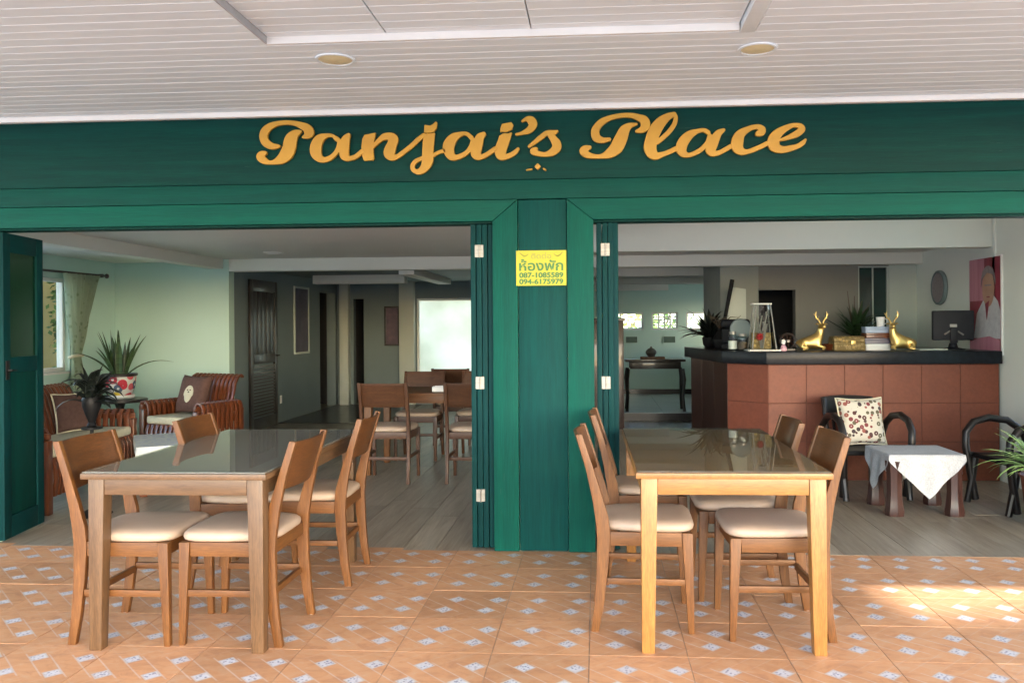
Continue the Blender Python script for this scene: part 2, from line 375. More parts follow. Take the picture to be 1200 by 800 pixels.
me = m.mesh('outer_tiles', G['tile'], smooth=0); uvl = me.uv_layers.new(name='UVMap')
for l in me.loops:
    p = me.vertices[l.vertex_index].co; uvl.data[l.index].uv = (((p.x-TX)/.4) % 1.0, ((p.y-TY)/.4) % 1.0)
tag(obj('outer_tiles', me, porch), kind='stuff')

# wooden floor indoors
floor = struct('wooden_floor', G['dark_gap'], (-6.0, 4.0, 4.96, 15.2, -.30, -.007))
PW = .2; nplank = 0
rest = MB()
for i in range(-29, 19):
    x = i*PW + .03
    y = 4.966; first = True
    while y < 11.68 or (x < -.25 and y < 14.2):
        L = (random.uniform(.5, 1.6) if first else 1.7); first = False
        y1 = min(y + L, 14.2 if x < -.25 else 11.68)
        if y1 > y + .05:
            a, b = x, x + PW - .003
            vis = nplank < 285 and y < 10.4 and x > -5.6 and not (x > .6 and y > 8)
            if vis:
                MB().box(a, b, y, y1 - .003, -.007, random.uniform(-.0006, .0006)).build('plank', G['plank'], floor, smooth=0); nplank += 1
            else: rest.box(a, b, y, y1 - .003, -.007, 0)
        y = y1
tag(rest.build('far_planks', G['plank'], floor, smooth=0), kind='stuff')
stepo = struct('floor_step', G['dark_x'], (-.19, 2.6, 11.69, 11.74, 0, .104))
hall = struct('hall_floor', G['grout'], (-.19, 2.6, 11.74, 14.8, 0, .102))
for i in range(5):
    for j in range(5):
        MB().box(-.17+.55*i, .376+.55*i, 11.742+.6*j, 12.337+.6*j, .102, .110).build('tile', G['tile_pale'], hall, smooth=0)

# porch ceiling: boards across, one shallow tray with its own boards
pc = struct('porch_ceiling', G['board_joint'], (-7, 6, -.4, 4.93, 2.70, 2.74))
BW = .0885
def board(x0, x1, y, z, into=None):
    (into or MB()).box(x0, x1, y + .0025, y + BW - .0025, z, z + .014) if into else MB().box(x0, x1, y + .0018, y + BW - .0018, z, z + .014).build('ceiling_board', G['ceil_board'], pc, .002, 1, 0)
k = 0; y = 4.925 - BW; far = MB()
while y > -.35:
    dz = random.uniform(-.0006, .0006)
    if y > 3.75: board(-7, 6, y, 2.642+dz)
    elif y > 2.5:
        board(-7, -1.505, y, 2.642+dz); board(.715, 6, y, 2.642+dz)
        board(-1.495, -.945, y, 2.672+dz); board(-.939, -.285, y, 2.672-dz); board(-.279, .64, y, 2.672+dz)
    else: far.box(-7, 6, y+.0028, y+BW-.0028, 2.642, 2.656)
    y -= BW
tag(far.build('outer_ceiling_boards', G['ceil_board'], pc, smooth=0), kind='stuff')
MB().box(-7, 6, 4.925, 4.964, 2.612, 2.645).build('cornice', G['white'], pc, .004)
MB().box(.645, .712, 2.48, 3.78, 2.639, 2.70).build('tray_trim', G['ceil_board'], pc, .002)
MB().box(-1.503, .64, 3.745, 3.765, 2.640, 2.70).build('tray_trim', G['white'], pc, .002)
MB().box(-1.5045, -1.4975, 2.48, 3.745, 2.641, 2.70).build('tray_trim', G['board_joint'], pc)
struct('porch_roof', G['white'], (-7, 6, -.40, 4.95, 2.745, 2.95))
struct('porch_fascia', G['white'], (-7, 6, -.44, -.402, 2.60, 2.98))

# main house shell
struct('house_roof', G['render'], (-8, 6.5, 4.96, 15.6, 2.66, 2.98))
struct('front_wall', G['wall_mint'], (-7, -3.76, 5.0, 5.12, -.01, 2.655), (3.25, 6, 5.0, 5.12, -.01, 2.655), (-3.76, 3.25, 5.06, 5.12, 1.97, 2.655), (-.60, -.03, 5.0, 5.12, -.01, 1.97))
struct('window_wall', G['wall_mint'], (-5.95, -5.8, 5.121, 5.25, -.01, 2.4), (-5.95, -5.8, 7.35, 7.55, -.01, 2.4), (-5.95, -5.8, 5.25, 7.35, -.01, .3), (-5.95, -5.8, 5.25, 7.35, 2.12, 2.4), (-5.95, -5.8, 8.87, 9.749, -.01, 2.4), (-5.95, -5.8, 7.551, 8.869, -.01, .87), (-5.95, -5.8, 7.551, 8.869, 1.885, 2.4))  # the unseen near opening is added to let more daylight into the lounge
struct('back_wall_of_lounge', G['wall_mint'], (-5.95, -4.385, 9.75, 9.90, -.01, 2.4))
struct('lounge_ceiling', G['ceil_in'], (-4.45, -.30, 5.121, 9.75, 2.15, 2.3), (-5.94, -4.62, 5.121, 9.75, 2.12, 2.3))
struct('lounge_beam', G['beam'], (-4.62, -4.45, 5.121, 9.749, 2.035, 2.32), bevel=.004)
struct('cross_beam', G['beam'], (-4.384, -.30, 9.752, 9.93, 2.005, 2.32), bevel=.004)
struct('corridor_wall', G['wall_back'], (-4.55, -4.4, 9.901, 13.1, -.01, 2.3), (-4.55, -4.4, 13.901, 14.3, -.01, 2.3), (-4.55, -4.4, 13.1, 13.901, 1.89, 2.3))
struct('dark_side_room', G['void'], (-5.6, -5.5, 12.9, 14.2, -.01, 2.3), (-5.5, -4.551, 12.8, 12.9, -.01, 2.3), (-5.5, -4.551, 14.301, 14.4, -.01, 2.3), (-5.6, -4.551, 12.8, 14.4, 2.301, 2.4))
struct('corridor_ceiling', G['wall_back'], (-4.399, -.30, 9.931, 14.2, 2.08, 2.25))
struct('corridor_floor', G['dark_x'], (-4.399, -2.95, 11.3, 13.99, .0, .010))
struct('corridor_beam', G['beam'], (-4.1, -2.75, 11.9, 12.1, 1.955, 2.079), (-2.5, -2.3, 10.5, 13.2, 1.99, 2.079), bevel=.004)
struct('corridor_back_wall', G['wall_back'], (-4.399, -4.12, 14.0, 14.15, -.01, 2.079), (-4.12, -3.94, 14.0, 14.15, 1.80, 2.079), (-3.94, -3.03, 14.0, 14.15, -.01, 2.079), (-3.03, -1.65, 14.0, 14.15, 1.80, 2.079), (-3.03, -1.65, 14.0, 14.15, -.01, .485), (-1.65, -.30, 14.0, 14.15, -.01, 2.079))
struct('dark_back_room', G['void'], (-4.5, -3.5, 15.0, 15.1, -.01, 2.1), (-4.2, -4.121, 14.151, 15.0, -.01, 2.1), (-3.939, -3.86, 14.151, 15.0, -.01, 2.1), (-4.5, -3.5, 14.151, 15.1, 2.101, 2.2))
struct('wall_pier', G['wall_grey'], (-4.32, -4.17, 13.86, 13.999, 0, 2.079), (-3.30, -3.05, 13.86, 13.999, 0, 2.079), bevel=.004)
struct('room_divider', G['wall_beige'], (-.30, -.20, 5.121, 10.0, 2.1, 2.6), (-.30, -.20, 10.001, 15.0, -.01, 2.6))
struct('bar_ceiling', G['ceil_in'], (-.199, 3.409, 5.121, 7.45, 2.42, 2.55))
struct('bulkhead', G['wall_pale'], (-.199, 3.409, 7.45, 7.60, 1.988, 2.6), bevel=.004)
struct('bar_soffit', G['ceil_in'], (-.199, 3.409, 7.601, 9.0, 2.075, 2.3))
struct('bar_beam', G['beam'], (-.199, 3.409, 9.001, 9.16, 1.955, 2.4), bevel=.004)
struct('right_wall', G['wall_pale'], (3.41, 3.55, 6.75, 9.3, -.01, 2.6), (3.41, 3.55, 5.121, 5.2, -.01, 2.6), (3.41, 3.55, 5.2, 6.75, -.01, .3), (3.41, 3.55, 5.2, 6.75, 2.3, 2.6))  # out-of-view opening near the front added to brighten the interior
MB().box(3.395, 3.412, 7.39, 7.445, 1.1, 2.4).build('conduit', G['wall_pale'], bpy.data.objects['right_wall'], .004)
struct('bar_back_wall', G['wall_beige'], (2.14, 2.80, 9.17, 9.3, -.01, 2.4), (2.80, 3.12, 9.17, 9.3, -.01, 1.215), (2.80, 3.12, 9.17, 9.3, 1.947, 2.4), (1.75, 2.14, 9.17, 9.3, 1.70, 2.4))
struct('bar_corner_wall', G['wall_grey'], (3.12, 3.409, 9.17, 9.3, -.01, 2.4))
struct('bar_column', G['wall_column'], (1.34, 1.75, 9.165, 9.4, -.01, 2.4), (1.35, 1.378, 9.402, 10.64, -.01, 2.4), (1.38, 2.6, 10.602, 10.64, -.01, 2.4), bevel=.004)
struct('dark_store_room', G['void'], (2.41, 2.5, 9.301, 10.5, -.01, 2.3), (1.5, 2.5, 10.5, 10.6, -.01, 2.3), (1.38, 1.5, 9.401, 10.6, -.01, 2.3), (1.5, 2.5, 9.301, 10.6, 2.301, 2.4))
struct('hall_side_wall', G['wall_mint'], (2.6, 2.72, 10.641, 13.2, -.01, 2.4), (2.6, 2.72, 14.2, 14.95, -.01, 2.4), (2.6, 2.72, 13.2, 14.2, -.01, 1.0), (2.6, 2.72, 13.2, 14.2, 1.75, 2.4))  # hidden opening at the far end, added as extra light for the hall
struct('hall_ceiling', G['ceil_in'], (-.199, 2.6, 9.161, 11.7, 2.10, 2.3), (-.199, 2.6, 11.7, 14.8, 2.03, 2.2))
struct('hall_beam', G['beam'], (-.199, 2.6, 10.9, 11.1, 1.96, 2.099), (-.199, 2.6, 12.55, 12.75, 1.94, 2.029), (-.199, 1.2, 14.0, 14.15, 1.90, 2.029), bevel=.004)
WIN = [(.02, .83), (.97, 1.43), (1.57, 2.38)]
fw = [(-.199, 2.6, 14.8, 14.95, -.01, 1.235), (-.199, 2.6, 14.8, 14.95, 1.545, 2.4)]
xs = [-.199] + [q for w in WIN for q in w] + [2.6]
for a in range(0, len(xs), 2): fw.append((xs[a], xs[a+1], 14.8, 14.95, 1.235, 1.545))
struct('hall_back_wall', G['wall_mint'], *fw)
struct('wall_skirting', G['dark_x'], (-.199, 2.6, 14.78, 14.799, .112, .20))

# ================================================================== SHOP FRONT
sf = thing('storefront', 'green painted timber shopfront with wide name board and a post between two openings', 'shop front', (0, FY, 0))
def P(name, m, x0, x1, y0, y1, z0, z1, b=.004): return MB().box(x0, x1, y0, y1, z0, z1).build(name, G[m], sf, b)
P('name_board', 'board_h', -7, 6, .006, .06, 2.212, 2.612)
P('rail', 'strip_h', -7, 6, -.008, .05, 2.094, 2.208)
def T(name, poly, m): MB().prism(poly, -.016, .03, 'y').build(name, G[m], sf, .003)
T('head_trim', [(-3.76,1.965),(-.612,1.965),(-.463,2.090),(-3.76,2.090)], 'trim_h')
T('head_trim', [(-.012,1.965),(3.25,1.965),(3.25,2.090),(-.168,2.090)], 'trim_h')
T('post_trim', [(-.612,.003),(-.463,.003),(-.463,2.086),(-.612,1.962)], 'trim_v')
T('post_trim', [(-.168,.003),(-.012,.003),(-.012,1.962),(-.168,2.086)], 'trim_v')
P('post_panel', 'panel_v', -.460, -.171, .006, .035, .003, 2.09)
P('jamb', 'trim_v', -3.90, -3.762, -.016, .03, .003, 2.09); P('jamb', 'trim_v', 3.252, 3.40, -.016, .03, .003, 2.09)
P('side_panel', 'board_v', -7, -3.902, .0, .03, .003, 2.09); P('side_panel', 'board_v', 3.402, 6, .0, .03, .003, 2.09)
P('soffit_lining', 'board_h', -3.76, -.612, .031, .153, 1.955, 1.968, .002); P('soffit_lining', 'board_h', -.012, 3.25, .031, .153, 1.955, 1.968, .002)

# lettering: strokes (x, z, half width in mm on the board) -> one outline per letter -> solid letter
LET=[
 ([[(-1911,2436,12),(-1951,2437,21),(-1988,2458,26),(-2003,2495,27),(-1993,2531,26),(-1961,2558,21),(-1918,2573,16),(-1866,2578,15),(-1813,2573,16),(-1771,2559,21),(-1734,2540,28),(-1721,2514,31),(-1732,2497,21),(-1758,2487,9)],[(-1771,2523,8),(-1803,2511,23),(-1829,2486,36),(-1840,2455,41),(-1845,2425,41),(-1862,2389,41),(-1893,2359,31),(-1936,2341,16),(-1973,2339,14),(-2004,2353,23),(-2023,2374,26),(-2015,2389,21),(-1994,2397,13)]],[]),
 ([[(-1551,2470,15),(-1577,2492,11),(-1614,2493,15),(-1656,2474,28),(-1677,2436,36),(-1680,2395,36),(-1662,2362,26),(-1631,2348,18),(-1594,2358,16),(-1562,2383,15),(-1541,2418,15),(-1536,2459,13),(-1551,2480,10)],[(-1478,2494,13),(-1496,2468,26),(-1504,2433,31),(-1507,2397,31),(-1502,2369,28),(-1479,2353,17),(-1442,2360,15),(-1416,2377,15),(-1395,2395,15)]],[]),
 ([[(-1333,2419,13),(-1296,2454,15),(-1260,2479,21),(-1223,2478,26),(-1203,2462,28),(-1216,2427,32),(-1229,2391,36),(-1229,2371,32),(-1209,2352,19),(-1177,2362,15),(-1141,2387,15),(-1094,2422,15),(-1053,2459,15),(-1022,2481,15)]],[[(-1382,2492),(-1311,2505),(-1322,2454),(-1328,2388),(-1323,2350),(-1328,2340),(-1385,2336),(-1395,2364),(-1400,2420),(-1395,2466)]]),
 ([[(-988,2463,33),(-994,2422,35),(-997,2371,35),(-999,2330,35),(-1013,2295,28),(-1039,2270,21),(-1064,2265,16),(-1087,2281,15),(-1087,2307,15),(-1069,2329,14),(-1043,2341,13),(-1017,2351,13)],[(-966,2360,11),(-935,2377,12),(-899,2387,13)]],[[(-1022,2489),(-952,2494),(-958,2442),(-1027,2433)]]),
 ([],[[(-1016,2545),(-1001,2542),(-980,2539),(-959,2551),(-949,2563),(-939,2558),(-942,2523),(-960,2500),(-991,2496),(-1019,2498)]]),
 ([[(-734,2462,15),(-760,2484,13),(-796,2484,15),(-842,2462,28),(-868,2424,36),(-871,2389,33),(-855,2355,26),(-827,2346,17),(-791,2357,16),(-760,2376,15),(-735,2411,15),(-724,2447,15)],[(-660,2481,15),(-683,2461,26),(-694,2426,31),(-704,2390,32),(-707,2365,31),(-689,2344,18),(-653,2354,15),(-617,2376,15),(-592,2393,15)]],[]),
 ([[(-533,2453,33),(-546,2423,36),(-559,2387,36),(-559,2357,31),(-541,2342,19),(-506,2351,16),(-475,2368,15),(-455,2390,10)]],[[(-566,2471),(-490,2488),(-500,2447),(-576,2438)]]),
 ([],[[(-550,2539),(-494,2549),(-482,2532),(-489,2505),(-520,2491),(-561,2492),(-558,2519)]]),
 ([[(-428,2554,8),(-398,2567,15),(-375,2555,26),(-365,2530,25),(-388,2500,21),(-429,2483,12),(-464,2476,9)]],[]),
 ([[(-389,2402,10),(-353,2429,14),(-317,2456,16),(-282,2480,16),(-242,2482,15),(-221,2489,8)],[(-262,2472,21),(-242,2441,23),(-227,2416,28),(-227,2391,28),(-252,2366,23),(-293,2353,15),(-338,2360,17),(-364,2373,21),(-348,2386,13)]],[]),
 ([[(85,2434,12),(45,2430,18),(10,2446,26),(2,2481,26),(15,2511,23),(45,2540,21),(95,2562,16),(155,2573,15),(215,2572,16),(260,2558,21),(290,2540,28),(297,2510,28),(279,2488,21),(244,2478,9)],[(245,2521,8),(205,2512,18),(175,2487,31),(160,2453,37),(144,2418,40),(124,2383,39),(89,2354,30),(44,2337,16),(-1,2336,14),(-46,2347,21),(-66,2367,26),(-56,2382,21),(-31,2389,13)]],[]),
 ([[(463,2573,15),(424,2557,23),(384,2525,33),(354,2483,38),(334,2434,38),(323,2384,38),(333,2349,33),(358,2331,23),(397,2340,16),(437,2354,15),(472,2371,15)],[(463,2573,15),(473,2551,14),(465,2516,15),(438,2476,15),(403,2442,15),(368,2413,15)]],[]),
 ([[(660,2462,15),(635,2476,13),(596,2470,15),(552,2449,26),(517,2410,33),(504,2370,32),(516,2343,23),(546,2332,15),(585,2344,15),(625,2368,15),(655,2402,15),(670,2441,15)],[(749,2474,12),(719,2455,22),(699,2421,28),(684,2386,31),(674,2359,30),(689,2339,19),(723,2343,15),(758,2360,15),(792,2379,15)]],[]),
 ([[(944,2448,15),(966,2455,22),(971,2472,21),(954,2485,18),(930,2488,15),(891,2476,18),(846,2447,28),(829,2408,36),(829,2371,33),(851,2348,23),(885,2345,15),(924,2357,15),(963,2373,15),(997,2390,15)]],[]),
 ([[(1080,2410,10),(1124,2424,15),(1168,2443,21),(1197,2467,21),(1188,2487,17),(1154,2493,14),(1115,2481,18),(1071,2455,26),(1041,2423,33),(1036,2389,36),(1051,2364,28),(1090,2353,21),(1133,2360,18),(1172,2371,15),(1201,2388,15),(1218,2407,8)]],[]),
 ([[(-304,2269,6),(-293,2261,6)],[(-405,2263,5),(-374,2267,6)]],[[(-339,2302),(-319,2282),(-339,2262),(-359,2282)]]),
]

def catmull(pts, k=10):
    P_ = [np.array(p, float) for p in pts]; P_ = [2*P_[0]-P_[1]] + P_ + [2*P_[-1]-P_[-2]]; out = []
    for i in range(1, len(P_)-2):
        a, b, c, e = P_[i-1:i+3]
        for j in range(k):
            t = j/k; out.append(.5*((2*b) + (c-a)*t + (2*a-5*b+4*c-e)*t*t + (3*b-a-3*c+e)*t**3))
    return np.array(out + [P_[-2]])
def outline(strokes, polys, h=1.6):
    pts = [catmull(s) for s in strokes]
    for p in pts: p[:, 2] = np.maximum(p[:, 2] - 1.2, 3)
    allp = np.concatenate([p[:, :2] for p in pts] + [np.array(q, float) for q in polys])
    lo = allp.min(0) - 50; hi = allp.max(0) + 50
    gx = np.arange(lo[0], hi[0], h); gz = np.arange(lo[1], hi[1], h); X, Z = np.meshgrid(gx, gz, indexing='ij'); D = np.full(X.shape, 1e3)
    for p in pts:
        for q in p: D = np.minimum(D, np.hypot(X-q[0], Z-q[1]) - q[2])
    for q in polys:
        q = np.array(q, float); ins = np.zeros(X.shape, bool); dd = np.full(X.shape, 1e3)
        for (x1, z1), (x2, z2) in zip(q, np.roll(q, -1, 0)):
            if z1 != z2: ins ^= ((z1 > Z) != (z2 > Z)) & (X < (x2-x1)*(Z-z1)/(z2-z1) + x1)
            L2 = (x2-x1)**2 + (z2-z1)**2; t = np.clip(((X-x1)*(x2-x1) + (Z-z1)*(z2-z1))/L2, 0, 1)
            dd = np.minimum(dd, np.hypot(X-x1-t*(x2-x1), Z-z1-t*(z2-z1)))
        D = np.minimum(D, np.where(ins, -dd, dd))
    nxt = {}
    def ed(i, j, k):
        (ai, aj), (bi, bj) = k; a, b = D[ai, aj], D[bi, bj]; t = a/(a-b)
        return (gx[ai]+t*(gx[bi]-gx[ai]), gz[aj]+t*(gz[bj]-gz[aj]))
    S = D < 0; cells = np.argwhere((S[:-1,:-1] | S[1:,:-1] | S[:-1,1:] | S[1:,1:]) & ~(S[:-1,:-1] & S[1:,:-1] & S[:-1,1:] & S[1:,1:]))
    for i, j in cells:
        c = [(i,j),(i+1,j),(i+1,j+1),(i,j+1)]; s = [S[q] for q in c]
        ent, ext = [], []
        for q in range(4):
            a, b = c[q], c[(q+1) % 4]
            if s[q] != s[(q+1) % 4]: (ext if s[q] else ent).append(tuple(sorted((a, b))))
        # walk with the inside on the left
        for a, b in zip(ext, ent if len(ent) == 1 else ent[::-1]): nxt[a] = b
    loops = []
    while nxt:
        st = next(iter(nxt)); k = st; lp = []
        while k in nxt: lp.append(ed(0, 0, k)); k = nxt.pop(k)
        if len(lp) > 8: loops.append(lp)
    out = []
    for lp in loops:
        a = np.array(lp)
        for _ in range(2): a = .5*a + .25*(np.roll(a, 1, 0) + np.roll(a, -1, 0))
        out.append(a[::2])
    return out
def solid_outline(name, loops, y, depth, m, parent, bev=.0018):
    cu = bpy.data.curves.new(name, 'CURVE'); cu.dimensions = '2D'; cu.fill_mode = 'BOTH'; cu.extrude = depth/2; cu.bevel_depth = bev; cu.bevel_resolution = 1; cu.offset = -bev
    for a in loops:
        s = cu.splines.new('POLY'); s.points.add(len(a)-1); s.use_cyclic_u = True
        for p, q in zip(s.points, a): p.co = (q[0], q[1], 0, 1)
    return curve_obj(name, cu, y, m, parent)
def curve_obj(name, cu, y, m, parent, x=0, z=0):
    t = bpy.data.objects.new('tmp_curve', cu); COL.objects.link(t); bpy.context.view_layer.update()
    me = bpy.data.meshes.new_from_object(t.evaluated_get(bpy.context.evaluated_depsgraph_get())); me.name = name
    bpy.data.objects.remove(t); bpy.data.curves.remove(cu)
    me.transform(Matrix.Translation((x, y, z)) @ Matrix.Rotation(math.pi/2, 4, 'X')); me.materials.clear(); me.materials.append(m)
    return obj(name, me, parent)
lt = thing('shop_lettering', 'raised gold script lettering across the dark green board', 'lettering', (0, FY, 0))
for i, (ss, pp) in enumerate(LET):
    nm = {4: 'letter_dot', 7: 'letter_dot', 8: 'apostrophe', 15: 'ornament'}.get(i, 'letter')
    loops = [l/1000 for l in outline(ss, pp)]
    solid_outline(nm, loops, -.010 - .0015*(i % 2), .018, G['gold'], lt)

# yellow notice on the post
nt = thing('yellow_notice', 'small yellow notice with green writing stuck on the green post', 'sign', (0, FY, 0))
MB().box(-.471, -.173, -.0195, -.0165, 1.578, 1.786).build('sheet', G['yellow'], nt)
def text(body, size, cx, cz, m, w=None, bold=0, off=0):
    cu = bpy.data.curves.new('text', 'FONT'); cu.body = body; cu.size = size; cu.align_x = 'CENTER'; cu.extrude = .0004; cu.offset = off
    o = curve_obj('lettering', cu, -.0205, m, nt)
    if bold:
        bm = bmesh.new(); bm.from_mesh(o.data); src = bmesh.new(); src.from_mesh(o.data)
        for k_, (ax_, az_) in enumerate(((-bold,0),(bold,0),(0,-bold),(0,bold))):
            c_ = o.data.copy(); c_.transform(Matrix.Translation((ax_, -.00012*(k_+1), az_))); bm.from_mesh(c_); bpy.data.meshes.remove(c_)
        bm.to_mesh(o.data); bm.free(); src.free()
    xs_ = [v.co.x for v in o.data.vertices]; zs_ = [v.co.z for v in o.data.vertices]
    if xs_:
        k = (w/(max(xs_)-min(xs_))) if w else 1; mx_ = (max(xs_)+min(xs_))/2; mz_ = (max(zs_)+min(zs_))/2
        for v in o.data.vertices: v.co.x = (v.co.x-mx_)*k + cx; v.co.z = v.co.z - mz_ + cz
    return o
text('\u0e15\u0e34\u0e14\u0e15\u0e48\u0e2d', .042, -.322, 1.755, G['sign_olive'], .12, .0008)
text('\u0e2b\u0e49\u0e2d\u0e07\u0e1e\u0e31\u0e01', .078, -.322, 1.700, G['sign_green'], .262, 0, .0016)
text('087-1085589', .041, -.322, 1.640, G['sign_green'], .262, .0016)
text('094-6175979', .041, -.322, 1.602, G['sign_green'], .262, .0016)
for sx in (-1, 1):
    pts = [(-.322 + sx*(.075 + .055*t), -.0200, 1.752 + .020*abs(2*t-.8)**1.5) for t in np.linspace(0, 1, 9)]
    MB().tube(pts, [.002 + .003*math.sin(math.pi*t) for t in np.linspace(0, 1, 9)], 6).build('flourish', G['sign_olive'], nt)

# ------------------------------------------------------------------ folding doors
fd = thing('folding_door', 'tall dark green door leaf folded inwards at the far left', 'door', (-3.735, 5.02, 0), R(9.5))
def leafpart(nm, m, x0, x1, y0, y1, z0, z1, b=.003): return MB().box(x0, x1, y0, y1, z0, z1).build(nm, G[m], fd, b)
leafpart('stile', 'leaf_v', -.018, .018, 0, .085, .012, 1.95); leafpart('stile', 'leaf_v', -.018, .018, .425, .51, .012, 1.95)
for a, b in ((.012, .15), (1.06, 1.16), (1.83, 1.95)): leafpart('door_rail', 'leaf_h', -.0175, .0175, .086, .424, a, b)
leafpart('door_panel', 'board_v', -.007, .007, .086, .424, .151, 1.059)
n_ = NT('green_door_glass'); n_.set(Base_Color=(.002,.032,.012), Roughness=.2); G['doorglass'] = n_.m
MB().box(-.005, .005, .086, .424, 1.161, 1.829).build('door_glass', G['doorglass'], fd)
h = MB().box(.018, .024, .02, .06, 1.02, 1.14).build('handle_plate', G['black'], fd, .002)
MB().tube([(.024,.04,1.08),(.045,.04,1.08),(.047,.10,1.078)], [.006,.006,.005], 8).build('handle', G['black'], fd)
def stack(label, xs_, hx, y0, ln):
    t = thing('folding_door', label, 'door', (0, y0, 0))
    for i, x in enumerate(xs_):
        l = MB().box(x-.0155, x+.0155, .004*(i % 2), ln, .012, 1.95).build('door_leaf', G['leaf_v'], t, .004)
        if hx and abs(x - hx) < .02:
            for z in (1.79, 1.0, .325):
                hg = MB(); hg.box(hx-.024, hx+.001, -.004, .0, z-.037, z+.037); hg.box(hx+.006, hx+.028, -.004, .0, z-.037, z+.037); hg.tube([(hx+.0035,-.005,z-.038),(hx+.0035,-.005,z+.038)], .005, 8)
                hh = hg.build('hinge', G['steel'], l)
    return t
stack('stack of folded green door leaves on the left side of the post', (-.735, -.700, -.665, -.630), -.700, 4.995, .50)
stack('stack of folded green door leaves on the right side of the post', (.020, .055, .088, .118), .055, 4.995, .50)
# unseen panel added behind the viewer, shaped to keep low sun off the porch
def added_sun_blocker():
    dy = 20.0; tx = math.tan(SUN_AZ)*dy; k = math.tan(SUN_EL)/math.cos(SUN_AZ)
    yb = 3.96 - dy; h1 = k*dy; xl = 1.36 + tx; zb = h1 - 2.9
    m = MB(); m.box(xl + .001, xl + 9, yb - .2, yb, zb, h1)
    prof = [(xl - 8.5, zb), (xl, zb), (xl, h1)] + [(xl - .04 + .28*math.sin(a), h1 + .33 - .33*math.cos(a)) for a in np.linspace(.2, math.pi, 9)] + [(xl - .3, h1 + 1.0), (xl - 8.5, h1 + 1.0)]
    m.prism(prof, yb - .2, yb, 'y')
    for x in (xl - 7, xl - 2, xl + 3, xl + 8): m.box(x - .15, x + .15, yb - .5, yb - .21, -.2, h1)
    o = m.build('added_sun_blocker', G['render'], smooth=0); o['kind'] = 'structure'
added_sun_blocker()
# ================================================================== WINDOWS AND DOORS INDOORS
def window(name, label, loc, rz, w, z0, z1, cols, pane, frame, depth=.06, cat='window', fr=.04, rows=1):
    t = thing(name, label, cat, loc, rz)            # local: width along x, front toward -y
    m = MB(); m.box(-w/2, w/2, -.01, depth, z0, z0+fr); m.box(-w/2, w/2, -.01, depth, z1-fr, z1); m.box(-w/2, -w/2+fr, -.01, depth, z0+fr, z1-fr); m.box(w/2-fr, w/2, -.01, depth, z0+fr, z1-fr)
    m.build('frame', frame, t, .003)
    iw = w - 2*fr
    for i in range(1, cols):
        x = -w/2 + fr + iw*i/cols; MB().box(x-fr*.4, x+fr*.4, .0, depth-.01, z0+fr, z1-fr).build('mullion', frame, t, .002)
    for j in range(1, rows):
        z = z0 + fr + (z1-z0-2*fr)*j/rows; MB().box(-w/2+fr, w/2-fr, .004, depth-.014, z-fr*.3, z+fr*.3).build('glazing_bar', frame, t, .002)
    for i in range(cols):
        a = -w/2 + fr + iw*i/cols; MB().box(a+.001, a+iw/cols-.001, depth*.45, depth*.45+.004, z0+fr, z1-fr).build('pane', pane, t)
    return t
lw = window('lounge_window', 'white framed window behind the curtain in the mint lounge', (-5.86, 8.21, 0), R(90), 1.31, .872, 1.883, 2, G['pane'], G['white'])
MB().box(-.70, .70, -.09, .0, .845, .870).build('window_sill', G['white'], lw, .004)
for (a, b), lab, rows, cols in zip(WIN, ('high window at the far left end of the back hall', 'middle high window of the back hall with small panes', 'high window of the back hall nearest the bar counter'), (1, 5, 1), (2, 4, 2)):
    window('hall_window', lab, ((a+b)/2, 14.83, 0), 0, b-a-.002, 1.236, 1.544, cols, G['pane'], G['white'], rows=rows, fr=.03)
window('frosted_window', 'large frosted glass window glowing at the end of the dining room', (-2.34, 14.03, 0), 0, 1.376, .487, 1.798, 1, G['frost'], G['white'], fr=.035)
window('bar_window', 'tall dark two-pane window behind the bar counter', (2.96, 9.19, 0), 0, .318, 1.217, 1.945, 2, G['screen_dark'], G['wall_grey'], fr=.014)
cdoor = thing('corridor_door', 'dark brown louvred door in the corridor wall', 'door', (-4.39, 10.77, 0), R(90))
m = MB(); [m.box(*b) for b in ((-.45,-.36,-.03,.0,.005,1.945),(.36,.45,-.03,.0,.005,1.945),(-.359,.359,-.03,0,.005,.16),(-.359,.359,-.03,0,.86,.98),(-.359,.359,-.03,0,1.80,1.945))]
m.build('door_frame', G['dark_z'], cdoor, .003)
for i in range(16): MB().box(-.355, .355, -.024, -.008, .175+.042*i, .205+.042*i).build('louvre', G['dark_x'], cdoor)
for i in range(5): MB().box(-.355+.143*i, -.22+.143*i, -.024-.003*(i % 2), -.006, .985, 1.795).build('plank', G['dark_z'], cdoor, .003)
MB().tube([(.40,-.03,.95),(.40,-.075,.95),(.29,-.08,.948)], .009, 8).build('handle', G['black'], cdoor)
# curtain and rod
rod = thing('curtain_rod', 'dark curtain rod with a round end above the lounge window', 'curtain rod', (-5.72, 0, 0))
MB().tube([(0,7.4,1.945),(0,9.42,1.945)], .013, 10).build('rod', G['maroon_y'], rod)
MB().lathe([(.0,-.03),(.02,-.02),(.026,0),(.02,.02),(0,.03)], 12).build('finial', G['maroon_y'], rod).location = (0,9.45,1.945)
for y in (7.6, 9.38): MB().box(-.08, .0, y-.01, y+.01, 1.925, 1.965).build('bracket', G['black'], rod, .002)
def curt(u, v):
    z = 1.935 - v*1.62
    tz = .56        # tie at v = .56
    if v < tz: k = (v/tz)**.8; y0 = 8.60+(8.76-8.60)*k; y1 = 9.30+(8.90-9.30)*k
    else: k = min(1,(v-tz)/.25); y0 = 8.76-.02*k; y1 = 8.90+.10*k
    wv = math.sin(u*2*math.pi*8)*(.035*(1-.6*(math.exp(-((v-tz)/.10)**2)))) + .01*math.sin(u*31+v*9)
    return (-5.70 + wv, y0+(y1-y0)*u, z)
